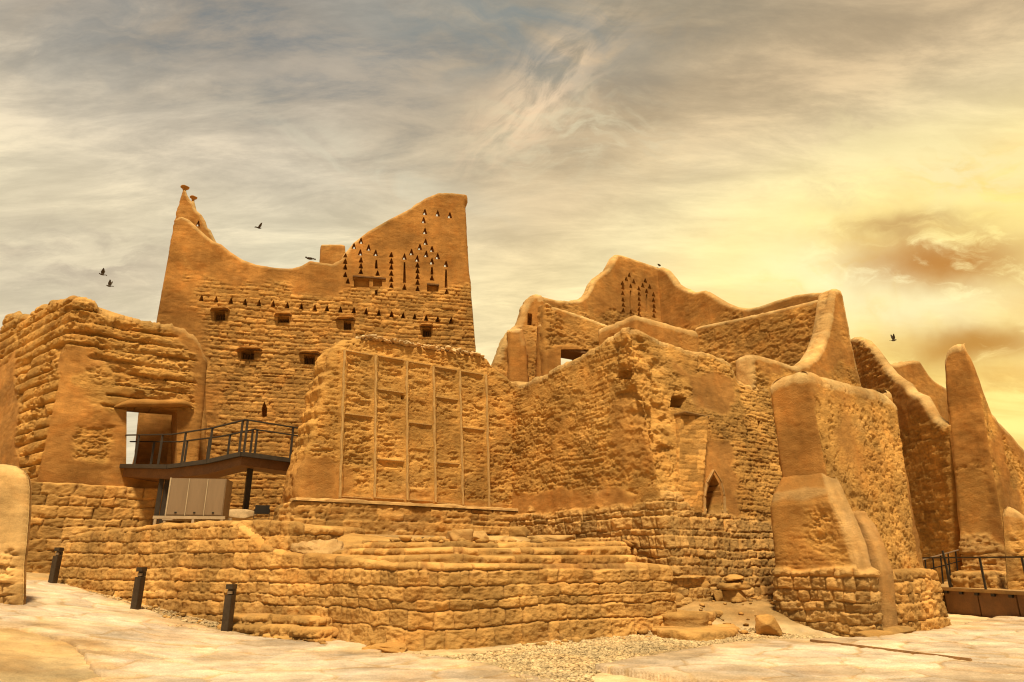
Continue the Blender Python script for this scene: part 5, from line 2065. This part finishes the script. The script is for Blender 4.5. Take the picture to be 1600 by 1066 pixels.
# upper courses at the left, under the cabinet
pl0 = off(f_l, cA, cB, f_r, 0.45)
la = on_line(pl0[1], dl, 335, 830)
lb_ = on_line(pl0[1], dl, 478, 830)
up = Loft([(1.2, [la, lb_, lb_ + nl * 2.2, la + nl * 2.2]), (2.6, [la + nl * .1, lb_ + nl * .1 - dl * .2, lb_ + nl * 2.2, la + nl * 2.2])], 0.03, 0.15, 0.08)
up.profile(0, [(335, 814), (360, 813), (430, 814), (465, 815), (472, 822)])
up.build('upper_course', TR, M_stone, d_ashlar(0.31, 0.6, 221, 0.06, 0.05, 0.035, 0.25), z0=1.2)
for (ya, yb, Ya, Yb, zt_l, o_) in ((980, 985, 16.25, 15.05, 0.30, 0.0), (975, 980, 16.5, 15.3, 0.47, 0.12)):
    A0, B0 = pl(338, ya, Ya), pl(506, yb, Yb)
    d_ = (B0 - A0) / np.linalg.norm(B0 - A0)
    n_ = np.array([-d_[1], d_[0]])
    lcw = Loft([(-0.2, [A0, B0, B0 + n_ * 1.3 + d_ * .2, A0 + n_ * 1.5]), (zt_l, [A0 + n_ * .04, B0 + n_ * .04, B0 + n_ * 1.3 + d_ * .2, A0 + n_ * 1.5])], 0.026, 0.2, 0.07)
    for e in range(4):
        lcw.flat(e, zt_l)
    lcw.build('low_course', TR, M_stone, d_ashlar(0.17, 0.7, 226 + int(ya), 0.05, 0.05, 0.06, 0.35))
set_origin(TR, (fr_[0], fr_[1], 0.0))
# earth fill on top of the terrace
fill_l = off(f_l, cA, cB, f_r, 1.3)
zfill = 2.35
q = [fill_l[0], on_line(fill_l[1], dl, 470, 840)]
fl = Loft([(0.5, [q[0] - nl * .2, q[1] - nl * .6 + dl * .5, q[1] + nl * 9 + dl * 3, q[0] + nl * 8]), (2.7, [q[0], q[1], q[1] + nl * 9 + dl * 2, q[0] + nl * 8])], 0.08, 0.3, 0.2)
fl.profile(0, [(80, 850), (200, 838), (257, 828), (343, 822), (400, 820), (468, 822)])
fl.flat(1, 2.3)
fl.flat(2, 2.3)
fl.flat(3, 2.2)
flo = fl.build('earth_bank', None, M_ground, lambda c: (0.08 * fbm(c.S * 1.2, c.Z * 1.5, 4, 231), pack(0.4 + 0.4 * fbm(c.S, c.Z, 3, 233), 0 * c.S, 0 * c.S)), z0=0.5)
tag(flo, kind='structure')
# loose soil slope between the left courses and the plinth
a0_, b0_ = at(400, 858, 17.3), at(520, 862, 16.8)
for k, (x, y, Y_, sx, sy, sz) in enumerate([(492, 858, 17.3, 1.6, 1.2, .55)]):
    p = at(x, y, Y_)
    o = rock('soil_mound', (p[0], p[1], p[2] - sz * .55), (sx, sy, sz), 340 + k, R(-40), M_ground, power=2.4, rough=0.12, n=34, lump=0.05, raw=0.1)
    tag(o, kind='structure')
    o.name = 'terrain_mound'

# ------------------------------------------------------------------ near wall end at the left edge
NW = thing('plastered_wall_end', 'near wall end with a smooth rounded plaster top on rough stones, left edge', 'wall')
nw = Slab(pl(20, 850, 15.6), 96)


def d_near(c):
    stone = region(c, [(-300, 874), (-10, 873), (10, 862), (60, 860), (60, 1010), (-300, 1010)], 0, 0.05, 0.12, 3)
    p_, t1 = st_plaster(c.S, c.Z, 241, 0.7)
    co, t3 = st_courses(c.S, c.Z, 0.26, 0.42, 243, 0.07, 0.09, 0.05, 0.4)
    D = p_ * (1 - stone) + (co - 0.09) * stone
    A_ = pack(t1 * (1 - stone) + t3 * stone, stone, stone)
    A_[..., 3] = 1 - 0.6 * (1 - stone)
    return D, A_


nw.build('wall', NW, M_clean, [(-180, 722), (-60, 722), (-2, 723), (14, 726), (25, 733), (32, 745), (34, 760), (33, 800), (29, 850), (25, 880), (24, 930), (22, 965), (-180, 1010)], 0.45, 0.026, d_near, r=0.24, cope=0.0)
set_origin(NW, (nw.P[0], nw.P[1], 0.6))

# ------------------------------------------------------------------ steel footbridge at the left
FB = thing('footbridge', 'dark steel footbridge with railings leading out of the house doorway', 'footbridge')
N0, N1 = at(188, 727, 24.6), at(377, 708, 21.9)
N2p = on_line(N1[:2], U, 497, 726)
N2 = np.array([N2p[0], N2p[1], N1[2] - 0.12])
Nm_p = on_line(N0[:2], N1[:2] - N0[:2], 324, 720)
Nm = at(324, 720, Nm_p[1])
Nk_p = on_line(N0[:2], N1[:2] - N0[:2], 262, 728)
Nk = at(262, 728, Nk_p[1])
F1 = np.array([*pl(394, 700, 23.6), N1[2]])
F2p = on_line(F1[:2], U, 510, 720)
F2 = np.array([F2p[0], F2p[1], N2[2]])
F0p = pl(202, 700, 26.0)
F0 = np.array([*F0p, N0[2]])
fm = (Nm[:2] - N0[:2]) @ (N1[:2] - N0[:2]) / ((N1[:2] - N0[:2]) @ (N1[:2] - N0[:2]))
Fm = np.array([*(F0[:2] + (F1[:2] - F0[:2]) * fm), Nm[2]])
fk = (Nk[:2] - N0[:2]) @ (N1[:2] - N0[:2]) / ((N1[:2] - N0[:2]) @ (N1[:2] - N0[:2]))
Fk = np.array([*(F0[:2] + (F1[:2] - F0[:2]) * fk), Nk[2]])
near_l = [N0, Nk, Nm, N1, N2]
far_l = [F0, Fk, Fm, F1, F2]
dz = np.array([0, 0, 1.0])
fas = []
for line in (near_l, far_l):
    for a, b in zip(line[:-1], line[1:]):
        fas.append(bar(a - dz * .03, b - dz * .03, 0.07, 0.15))
solid('edge_beam', fas, M_dark_metal, FB, 0.01)
pv, pf = [], []
for i in range(4):
    b = len(pv)
    quad = [near_l[i], near_l[i + 1], far_l[i + 1], far_l[i]]
    pv += [q - dz * .02 for q in quad] + [q - dz * .08 for q in quad]
    pf += [(b, b + 1, b + 2, b + 3), (b + 7, b + 6, b + 5, b + 4), (b, b + 4, b + 5, b + 1), (b + 1, b + 5, b + 6, b + 2), (b + 2, b + 6, b + 7, b + 3), (b + 3, b + 7, b + 4, b)]
solid('deck', [(pv, pf)], M_dark_metal, FB, 0)
pv, pf = [], []
for i in range(4):
    b = len(pv)
    quad = []
    for kx, (n_, f_) in enumerate(((near_l[i], far_l[i]), (near_l[i + 1], far_l[i + 1]))):
        quad.append((n_ + (f_ - n_) * 0.10, n_ + (f_ - n_) * 0.90))
    tpt = [quad[0][0], quad[1][0], quad[1][1], quad[0][1]]
    dep = [0.38, 0.42, 0.42, 0.36, 0.40]
    lo = [quad[0][0] - dz * dep[i], quad[1][0] - dz * dep[i + 1], quad[1][1] - dz * dep[i + 1], quad[0][1] - dz * dep[i]]
    pv += [q - dz * .085 for q in tpt] + lo
    pf += [(b, b + 1, b + 2, b + 3), (b + 7, b + 6, b + 5, b + 4), (b, b + 4, b + 5, b + 1), (b + 1, b + 5, b + 6, b + 2), (b + 2, b + 6, b + 7, b + 3), (b + 3, b + 7, b + 4, b)]
solid('soffit', [(pv, pf)], M_rust, FB, 0)


def railing(line, posts, parent, h=1.08, mat=M_dark_metal, mid=False, pw=0.05):
    tops = [p + dz * h for p in line]
    for a, b in zip(tops[:-1], tops[1:]):
        solid('handrail', [bar(a, b, 0.075, 0.045)], mat, parent, 0.008)
    for (i, t) in posts:
        p = line[i] + (line[i + 1] - line[i]) * t
        solid('post', [bar(p - dz * .05, p + dz * (h - 0.02), pw, 0.07)], mat, parent, 0.006)


railing(near_l, [(0, .3), (0, .8), (1, .35), (2, .02), (2, .93), (3, .03), (3, .62)], FB)
railing(far_l, [(0, .5), (1, .2), (1, .75), (2, .3), (2, .96), (3, .04), (3, .6)], FB)
# columns
cp = at(383, 800, 22.9)
ctop = N1[2] - 0.34
zb = at(376, 806, 22.7)[2]
solid('column', [bar((cp[0], cp[1], zb), (cp[0], cp[1], ctop), 0.2, 0.16)], M_dark_metal, FB, 0.015)
A_, F_ = rock_data((1.05, 1.05, 0.36), 77, 12, 2.6, 0.02)
o = mesh_obj('footing', A_ + np.array([cp[0] - .12, cp[1] - .1, zb - 0.15]), F_, M_conc, FB)
for x in (248, 257):
    p = pl(x, 780, 23.9)
    solid('column', [bar((p[0], p[1], 2.3), (p[0], p[1], N0[2] - 0.4), 0.14, 0.14)], M_dark_metal, FB, 0.01)
set_origin(FB, (cp[0], cp[1], zb))

# ------------------------------------------------------------------ sheet metal cabinet on its stand
CA = thing('metal_cabinet', 'beige sheet metal equipment cabinet of three panels under the footbridge', 'cabinet')
ca = Slab(pl(263, 800, 19.9), 82)
s0, zb_ = ca.pix(259, 806)
s1, _ = ca.pix(347, 806)
_, zt2 = ca.pix(266, 747)
solid('body', [slab_box(ca, s0, s1, zb_, zt2, 0.012, 0.75)], M_cab, CA, 0.01)
wid = (s1 - s0) / 3
for k in range(3):
    o = solid('panel', [slab_box(ca, s0 + wid * k + 0.018, s0 + wid * (k + 1) - 0.018, zb_ + 0.03, zt2 - 0.02, -0.012, 0.03)], M_cab, CA, 0.006)
    solid('latch', [slab_box(ca, s0 + wid * (k + .5) - .03, s0 + wid * (k + .5) + .03, zb_ + 0.07, zb_ + 0.11, -0.03, -0.010)], M_black, o, 0.004)
for k in (1, 2):
    solid('seam', [slab_box(ca, s0 + wid * k - 0.014, s0 + wid * k + 0.014, zb_ + .01, zt2 - .01, -0.022, 0.02)], M_cabl, CA, 0.004)
solid('end_flange', [slab_box(ca, s0 - 0.03, s0 + 0.012, zb_, zt2 + .01, -0.018, 0.76)], M_cabl, CA, 0.005)
solid('stand', [slab_box(ca, s0 - 0.32, s1 + 0.1, zb_ - 0.09, zb_ - 0.005, -0.06, -0.0), slab_box(ca, s0 - 0.32, s1 + 0.1, zb_ - 0.09, zb_ - 0.005, 0.7, 0.78)] + [slab_box(ca, s - 0.035, s + 0.035, zb_ - 0.34, zb_ - 0.092, d, d + .06) for s in (s0 - .25, (s0 + s1) / 2, s1 + .02) for d in (-.06, .71)], M_cabl, CA, 0.006)
q = ca.world((s0 + s1) / 2, zb_ - .3, 0.3)
set_origin(CA, tuple(q))

# ------------------------------------------------------------------ floodlights and light bars
def floodlight(x, y, Y_, label, w=0.42, h=0.26, az=70):
    t = thing('floodlight', label, 'floodlight', 'small floodlights on the terrace')
    f = Slab(pl(x, y, Y_), az)
    s, z = f.pix(x, y)
    solid('housing', [slab_box(f, s - w / 2, s + w / 2, z, z + h, 0, 0.12)] + [slab_box(f, s - w / 2 + .03, s + w / 2 - .03, z + .04 + k * .045, z + .06 + k * .045, 0.12, 0.16) for k in range(4)], M_black, t, 0.008)
    solid('bracket', [slab_box(f, s - w / 2 - .02, s - w / 2 - .003, z - .14, z + .15, 0.04, 0.08), slab_box(f, s + w / 2 + .003, s + w / 2 + .02, z - .14, z + .15, 0.04, 0.08), slab_box(f, s - w / 2 - .02, s + w / 2 + .02, z - .16, z - .141, 0.04, 0.08)], M_black, t, 0)
    set_origin(t, tuple(f.world(s, z - .16, .06)))


floodlight(409, 803, 21.6, 'black floodlight on the ground beside the bridge column footing')
floodlight(437, 805, 21.8, 'smallest black floodlight right of the bridge column, against the plinth corner', 0.3, 0.2)
floodlight(767, 846, 20.3, 'black floodlight at the plinth foot near the loose terrace stones', 0.46, 0.16)


def light_bar(x0, y0, x1, y1, Y_, label):
    t = thing('light_bar', label, 'light fixture', 'linear light bars along the plinth')
    a = at(x0, y0, Y_)
    b2 = on_line(a[:2], U, x1, y1)
    b = np.array([b2[0], b2[1], a[2] - .02])
    d = (b - a) / np.linalg.norm(b - a)
    solid('tube', [bar(a, b, 0.09, 0.05)], M_steel, t, 0.012)
    solid('end_cap', [bar(a - d * .05, a - d * 0.001, 0.1, 0.07)], M_black, t, 0.006)
    solid('end_cap', [bar(b + d * 0.001, b + d * .05, 0.1, 0.07)], M_black, t, 0.006)
    for k in (.12, .88):
        p = a + (b - a) * k
        solid('foot', [bar(p - dz * .16, p - dz * .026, 0.05, 0.05)], M_black, t, 0.004)
    set_origin(t, tuple(a - dz * .16))


light_bar(548, 838.5, 603, 838, 18.8, 'pale linear light bar lying at the left of the plinth foot')
light_bar(662, 842, 704, 845, 19.4, 'dim thin light bar lying at the middle of the plinth foot')

# ------------------------------------------------------------------ loose stones
STO = [(727, 2, .3, .52, .42, .27, 'squared pale stone, leftmost on the terrace top'),
       (757, 2, .3, .38, .36, .25, 'rounded stone right beside the squared pale one on the terrace top'),
       (790, 2, .35, .70, .45, .16, 'long flat stone between the rounded stone and the upright block'),
       (818, 2, .2, .50, .40, .34, 'tallest squared block standing on the terrace edge'),
       (822, 1, .3, .62, .42, .24, 'pale angular stone just below the tallest squared block'),
       (846, 1, .3, .40, .4, .26, 'brown stone right of the pale angular one on the steps'),
       (872, 0, .3, .66, .4, .14, 'tilted slab sliding off the right of the steps'),
       (880, 2, .4, .9, .5, .2, 'wide pale block on the top step left of the dark corner'),
       (838, 0, .25, .5, .32, .13, 'thin broken slab lying on the lowest step'),
       (936, 1, .4, .6, .45, .26, 'dark stone nearest the corner building on the steps')]
for k, (x, st_, ob, sx, sy, sz, lab) in enumerate(STO):
    q = on_line(STEP[st_][0][2], uw, x, 855) + nf * ob
    rock('stone', (q[0], q[1], STEP[st_][1] + 0.01), (sx * 1.15, sy * 1.15, sz * 1.2), 400 + k, R(20 + 37 * k % 60), M_clean if 'pale' in lab or 'rounded' in lab else M_stone, lab, 'stone', 'loose stones on the terrace', power=6.0, rough=0.10, tilt=0.3 if 'tilted' in lab else 0.0)
hp_ = gnd(1150, 962)
HEAP = [(hp_ + np.array([0, 0, .22]), .62, .44, .17, 'middle flat stone of the small pile by the buttress'),
        (hp_ + np.array([0, 0, -.03]), .50, .42, .26, 'bottom block of the small stone pile by the buttress'),
        (hp_ + np.array([.05, .04, .385]), .56, .38, .14, 'top slab of the small stone pile by the buttress'),
        (hp_ + np.array([-.34, -.02, -.03]), .22, .2, .26, 'small chip leaning on the left of the stone pile'),
        (gnd(1200, 980) + np.array([0, 0, -.03]), .42, .38, .36, 'lone pale capped block beside the buttress foot')]
for k, (p, sx, sy, sz, lab) in enumerate(HEAP):
    p = hp_ + (p - hp_) * 1.25 if k < 4 else p
    rock('stone', tuple(p), (sx * 1.25, sy * 1.25, sz * 1.25), 430 + k, R(30 + 20 * k), M_stone, lab, 'stone', 'stones piled by the buttress', power=6.0, rough=0.09)
# natural ledges at the edge of the gravel
for k, (pts, h_, lab) in enumerate([([(1000, 984), (1040, 1000), (1095, 1005), (1140, 1000), (1158, 985), (1120, 972), (1030, 972)], .17, 'lowest flat stone step bordering the gravel'),
                                    ([(1000, 974), (1050, 985), (1110, 982), (1140, 968), (1100, 958), (1010, 960)], .36, 'second flat stone step behind the lowest one by the gravel'),
                                    ([(1040, 962), (1090, 966), (1110, 955), (1085, 945), (1042, 946)], .58, 'highest rough stone step against the terrace end')]):
    P_ = [gnd(*q)[:2] for q in pts]
    zb_0 = min(float(gh(*q)) for q in P_)
    g0 = gnd(*pts[1])[2]
    lf = Loft([(g0 - 1.0, P_), (g0 + h_, P_)], 0.03, 0.25, 0.07)
    for e in range(len(P_)):
        lf.flat(e, g0 + h_)
    o = lf.build('stone_step', None, M_stone, lambda c, k=k: (0.10 * fbm(c.S * 1.3, c.Z * 1.0, 4, 261 + k) + 0.05 * np.floor(3 * fbm(c.S * 1.0, c.Z * 7.0, 3, 265 + k)) / 3, pack(0.5 + 0.5 * fbm(c.S, c.Z * 4, 3, 267 + k), 1 + 0 * c.S, 1 + 0 * c.S)))
    tag(o, lab, 'stone step')
for k, (x, y, sx, sy, sz, lab) in enumerate([(380, 984, 1.7, .5, .14, 'low line of half buried stone by the nearest bollard'), (455, 984, 1.3, .45, .12, 'half buried stone at the terrace foot right of the nearest bollard'), (600, 1018, .8, .5, .18, 'half buried stone at the rounded front of the terrace')]):
    p = gnd(x, y)
    rock('stone', (p[0], p[1], p[2] - 0.04), (sx, sy, sz), 470 + k, R([-38, -25, 10][k]), M_stone, lab, 'stone', None, n=18, power=4.0, rough=0.18)

# ------------------------------------------------------------------ bollard lights
BOL = [((83, 906), (856), 20.6, 'black bollard light farthest along the path, by the house foot'),
       ((213, 943), (882), 17.4, 'middle one of the three black bollard lights along the path'),
       ((355, 974), (908), 15.9, 'nearest black bollard light, on the sand beside the path')]
first = None
for k, (b, yt, Y_, lab) in enumerate(BOL):
    p = at(b[0], b[1], Y_)
    p[2] = float(gh(p[0], p[1]))
    if first is None:
        first = thing('bollard', lab, 'bollard', 'bollard lights along the path')
        H = 1.0
        solid('shaft', [([(x, y, z) for z in (-0.1, 0.78) for x, y in ((-.085, -.085), (.085, -.085), (.085, .085), (-.085, .085))], [(0, 1, 2, 3), (7, 6, 5, 4), (0, 4, 5, 1), (1, 5, 6, 2), (2, 6, 7, 3), (3, 7, 4, 0)])], M_lamp, first, 0.008)
        solid('lamp_head', [([(x, y, z) for z in (0.90, 1.0) for x, y in ((-.087, -.087), (.087, -.087), (.087, .087), (-.087, .087))], [(0, 1, 2, 3), (7, 6, 5, 4), (0, 4, 5, 1), (1, 5, 6, 2), (2, 6, 7, 3), (3, 7, 4, 0)]),
                            ([(x, y, z) for z in (0.782, 0.898) for x, y in ((-.083, 0.0), (.083, 0.0), (.083, .083), (-.083, .083))], [(0, 1, 2, 3), (7, 6, 5, 4), (0, 4, 5, 1), (1, 5, 6, 2), (2, 6, 7, 3), (3, 7, 4, 0)])], M_lamp, first, 0.006)
        solid('diffuser', [([(x, y, z) for z in (0.80, 0.86) for x, y in ((-.055, -.05), (.055, -.05), (.055, -.002), (-.055, -.002))], [(0, 1, 2, 3), (7, 6, 5, 4), (0, 4, 5, 1), (1, 5, 6, 2), (2, 6, 7, 3), (3, 7, 4, 0)])], M_steel, first, 0.004)
        o = first
        kids = [c for c in bpy.data.objects if c.parent == first]
    else:
        o = first.copy()
        col.objects.link(o)
        o['label'] = lab
        for c in kids:
            d = c.copy()
            col.objects.link(d)
            d.parent = o
    o.location = p
    o.rotation_euler = (0, 0, R(-12))

# ------------------------------------------------------------------ bridge and railings at the right
RB = thing('entrance_bridge', 'pale stone walkway bridge at the right edge with a brown panelled side and dark rail', 'walkway')
zd = 0.80
n0 = np.array([*on_line((0, 23.9), (1, 0), 1468, 917), zd])
n1 = np.array([n0[0] + 0.35, 17.6, zd])
k0 = np.array([n0[0] + 1.0, 26.6, zd])
k1 = np.array([n1[0] + 6, 18.0, zd])


def prism(top, h):
    n = len(top)
    v = [np.asarray(p, float) for p in top] + [np.asarray(p, float) - dz * h for p in top]
    f = [tuple(range(n)), tuple(range(2 * n - 1, n - 1, -1))] + [(i, i + n, (i + 1) % n + n, (i + 1) % n) for i in range(n)]
    return v, f


solid('deck', [prism([n0, n1, k1, k0], 0.10)], M_clean, RB, 0.02)
for k in range(4):
    a = n0 + (n1 - n0) * (k / 4) + np.array([0.12, 0, -0.102])
    b = n0 + (n1 - n0) * ((k + 1) / 4 - 0.008) + np.array([0.12, 0, -0.102])
    solid('side_panel', [prism([a, b, b + np.array([.12, 0, 0]), a + np.array([.12, 0, 0])], 1.0)], M_rust, RB, 0.006)
for k in range(7):
    a = n0 + (n1 - n0) * ((k + .4) / 9) + np.array([0.06, 0, -0.15])
    solid('bracket', [bar(a, a + np.array([0.0, 0.16, 0]), 0.05, 0.08)], M_black, RB, 0)
line = [n0 + np.array([.08, .2, 0]), n1 + np.array([.08, 0, 0])]
railing(line, [(0, .09), (0, .34), (0, .6), (0, .85)], RB, 0.92)
solid('post', [bar(line[0] + np.array([0.25, -.3, -.05]), line[0] + np.array([.18, -.3, 1.15]), 0.06, 0.06)], M_dark_metal, RB, 0.006)
line2 = [n0 + np.array([-.35, 1.2, 0.0]), n0 + np.array([.08, .2, 0])]
railing(line2, [(0, .3), (0, .6)], RB, 0.92)
set_origin(RB, (n0[0], n0[1], -0.2))
RL = thing('ramp_railing', 'thin steel railing climbing a ramp in front of the dark stepped wall', 'railing')
ra, rb_ = at(1437, 906, 24.8), at(1504, 888, 25.8)
rr_ = [ra, rb_]
tops = [at(1437, 876, 24.8), at(1503, 858, 25.8)]
solid('handrail', [bar(tops[0], tops[1], 0.05, 0.035)], M_steel, RL, 0.006)
for t in (.12, .3, .48, .66, .84):
    solid('post', [bar(ra + (rb_ - ra) * t - dz * .6, tops[0] + (tops[1] - tops[0]) * t - dz * .02, 0.04, 0.04)], M_black, RL, 0.004)
solid('mid_rail', [bar(ra + dz * .25, rb_ + dz * .25, 0.03, 0.03)], M_black, RL, 0.004)
set_origin(RL, tuple(ra - dz * .6))
rp = [at(1455, 925, 23.9), at(1500, 914, 24.6), at(1512, 902, 26.0), at(1480, 905, 26.2)]
rmp = solid('ramp', [prism(rp, 1.0)], M_clean, None, 0.02)
tag(rmp, kind='structure')
# stone course behind the rail at the tall wall's foot
ft = Loft([(-.2, [pl(1488, 915, 23.6), pl(1560, 918, 22.3), pl(1600, 915, 24.0), pl(1500, 905, 26)]), (1.3, [pl(1490, 915, 23.7), pl(1556, 918, 22.5), pl(1600, 915, 24.0), pl(1500, 905, 26)])], 0.04, 0.12, 0.08)
for e in range(4):
    ft.flat(e, 1.28)
o = ft.build('stone_block_row', None, M_stone, d_ashlar(0.4, 0.8, 251, 0.05, 0.05, 0.03))
tag(o, 'short row of stone blocks at the foot of the tall end wall', 'stone blocks')
# edge strip let into the paving
M_stripm = plain_material('weathered_strip', (0.30, 0.17, 0.07), 0.7, 0.0, 0.3, 0.3, 4.0, 0.3)
e0, e1 = gnd(1268, 1011), gnd(1520, 1044)
o = solid('edge_strip', [bar(e0 + dz * .105, e1 + dz * .105, 0.07, 0.07)], M_stripm, None, 0.01)
tag(o, 'brown metal strip let into the pale paving before the buttress', 'metal strip')

# ------------------------------------------------------------------ gravel
def gravel(poly, n, seed, smin=0.012, smax=0.042, name='gravel', mat=None, zoff=None):
    rs = np.random.RandomState(seed)
    P = np.asarray(poly)
    mn, mx = P.min(0), P.max(0)
    pts = mn + rs.rand(n * 4, 2) * (mx - mn)
    sd_, _, _ = poly_sd(P, pts[:, 0], pts[:, 1])
    pts = pts[(sd_ + 0.25 * fbm(pts[:, 0], pts[:, 1], 3, 9)) > 0][:n]
    n = len(pts)
    oc = np.array([(1, 0, 0), (0, 1, 0), (-1, 0, 0), (0, -1, 0), (0, 0, 1), (0, 0, -1), (.7, .7, .5), (-.7, .7, .5), (-.7, -.7, .5), (.7, -.7, .5)], float)
    fc = np.array([(0, 6, 9), (1, 7, 6), (2, 8, 7), (3, 9, 8), (6, 7, 4), (7, 8, 4), (8, 9, 4), (9, 6, 4), (0, 1, 6), (1, 2, 7), (2, 3, 8), (3, 0, 9), (1, 0, 5), (2, 1, 5), (3, 2, 5), (0, 3, 5)])
    sz = smin + (smax - smin) * rs.rand(n) ** 2.5
    a = rs.rand(n) * 6.28
    v = oc[None] * (1 + 0.5 * (rs.rand(n, 10, 1) - 0.5)) * sz[:, None, None]
    v[:, :, 0] *= 1.35
    v[:, :, 2] *= 0.75
    x = v[:, :, 0] * np.cos(a)[:, None] - v[:, :, 1] * np.sin(a)[:, None]
    y = v[:, :, 0] * np.sin(a)[:, None] + v[:, :, 1] * np.cos(a)[:, None]
    z0 = gh(pts[:, 0], pts[:, 1]) + 0.02 * fbm(pts[:, 0] * .8, pts[:, 1] * .8, 4, 61) + sz * 0.3
    V_ = np.stack([x + pts[:, :1], y + pts[:, 1:], v[:, :, 2] + z0[:, None]], -1).reshape(-1, 3)
    F_ = (fc[None] + 10 * np.arange(n)[:, None, None]).reshape(-1, 3)
    at_ = np.repeat(np.stack([rs.rand(n), np.ones(n), rs.rand(n) * .5, np.ones(n)], -1), 10, 0)
    if zoff is not None:
        V_[:, 2] += zoff
    o = mesh_obj(name, V_, (np.zeros((0, 4), int), F_), mat or M_ground, None, at_, False)
    tag(o, kind='stuff')
    return o


gp = g2([(560, 1024), (725, 1024), (860, 1004), (1000, 984), (1040, 975), (1140, 975), (1215, 990), (1370, 1004), (1180, 1012), (930, 1052), (915, 1080), (860, 1085), (760, 1045), (640, 1032)])
gravel(gp, 26000, 3)
gp2 = g2([(90, 908), (230, 945), (350, 975), (520, 985), (520, 998), (350, 995), (220, 970), (80, 920)])
gravel(gp2, 2500, 4).name = 'gravel'
gravel(g2([(1010, 1000), (1020, 930), (1090, 925), (1200, 930), (1215, 985), (1150, 1000)]), 260, 11, 0.03, 0.13, 'rubble', M_stone)
gravel([cA + nl * -.05, cB - nf * .1, fr_ - nf * .1, f_r - nf * .1, f_r - nf * .55, fr_ - nf * .5, cB - nf * .6, cA - nl * .6], 150, 12, 0.02, 0.10, 'rubble', M_stone)
gravel([lw - nl * .0, cA, cA - nl * 1.1, lw - nl * .5], 120, 13, 0.02, 0.09, 'rubble', M_stone)
q_ = STEP[2][0]
zt_s = STEP[2][1]
o = gravel([q_[1] + nl * .1, q_[2] + nf * .1, q_[3] + nf * .1, f_r + nf * 1.9, f_r + nf * 3.0, q_[2] + nf * 1.6], 170, 14, 0.03, 0.14, 'rubble', M_stone, 0.0)
me_ = o.data
co_ = np.empty(len(me_.vertices) * 3, np.float32)
me_.vertices.foreach_get('co', co_)
co_ = co_.reshape(-1, 3)
co_[:, 2] += zt_s - gh(co_[:, 0], co_[:, 1])
me_.vertices.foreach_set('co', co_.ravel())

# ------------------------------------------------------------------ birds
def bird(px, py, Y_, rz, wing, label, perched=False, s=1.0):
    t = thing('bird', label, 'bird', None if perched else 'birds in flight')
    A_, F_ = rock_data((0.34, 0.13, 0.13), 9, 6, 2.0, 0.0)
    A_[:, 2] -= 0.065
    A_[:, 1] *= 1 - 0.5 * np.clip(-A_[:, 0] / 0.17, 0, 1)
    tail = [(-0.14, -.03, 0), (-0.30, -.06, -.01), (-0.30, .06, -.01), (-0.14, .03, 0), (-0.14, -.03, .02), (-0.30, -.06, .005), (-0.30, .06, .005), (-0.14, .03, .02)]
    A2 = [tuple(p) for p in A_] + tail
    b = len(A_)
    F2_ = list(F_) + [(b, b + 1, b + 2, b + 3), (b + 7, b + 6, b + 5, b + 4), (b, b + 4, b + 5, b + 1), (b + 1, b + 5, b + 6, b + 2), (b + 2, b + 6, b + 7, b + 3), (b + 3, b + 7, b + 4, b)]
    hd, hf = rock_data((0.11, 0.09, 0.09), 11, 4, 2.0, 0.0)
    hb_ = len(A2)
    A2 += [tuple(p + np.array([0.19, 0, -0.01])) for p in hd]
    F2_ += [tuple(i + hb_ for i in f) for f in hf]
    mesh_obj('body', A2, F2_, M_bird, t)
    for sg in (-1, 1):
        an = wing[0 if sg < 0 else 1]
        if perched:
            pts = [(0.08, .06), (-0.05, .075), (-.22, .03), (-.02, .05)]
            V_ = [(x, sg * y, 0.01 + 0.02 * k) for k in (0, 1) for x, y in pts]
        else:
            V_ = []
            for zo in (0, 0.012):
                for x, r_ in ((0.09, .03), (0.13, .2), (0.02, .48), (-0.06, .40), (-0.09, .2), (-0.07, .03)):
                    V_.append((x, sg * r_ * math.cos(an), r_ * math.sin(an) + zo))
        n = len(V_) // 2
        f = [tuple(range(n)), tuple(range(2 * n - 1, n - 1, -1))] + [(i, i + n, (i + 1) % n + n, (i + 1) % n) for i in range(n)]
        mesh_obj('wing', V_, f, M_bird, t, None, False)
    t.location = at(px, py, Y_)
    t.rotation_euler = (0.15, -0.1, rz)
    t.scale = (s, s, s)


bird(404, 356, 45, R(60), (R(50), R(8)), 'small dark bird gliding above the dip of the tower parapet')
bird(160, 429, 45, R(200), (R(70), R(60)), 'upper one of two birds flying over the left house')
bird(171, 447, 45, R(180), (R(75), R(65)), 'lower one of two birds flying over the left house')
bird(1396, 532, 45, R(10), (R(75), R(70)), 'lone bird flying over the stepped wall against the orange cloud')
pz_ = TSL.pix(484, 405.5)
p = TSL.world(pz_[0], pz_[1], 0.25)
bird(484, 404.0, float(p[1]), R(190), (0, 0), 'bird perched on the small hump of the tower parapet', True, 1.0)
bird(1030, 414.5, float(h1[1] + .2), R(60), (0, 0), 'bird perched on the inner corner of the hall parapet', True, 0.9)
bird(1455, 643, 26.8, R(200), (0, 0), 'bird perched low on the stepped coping', True, 0.9)
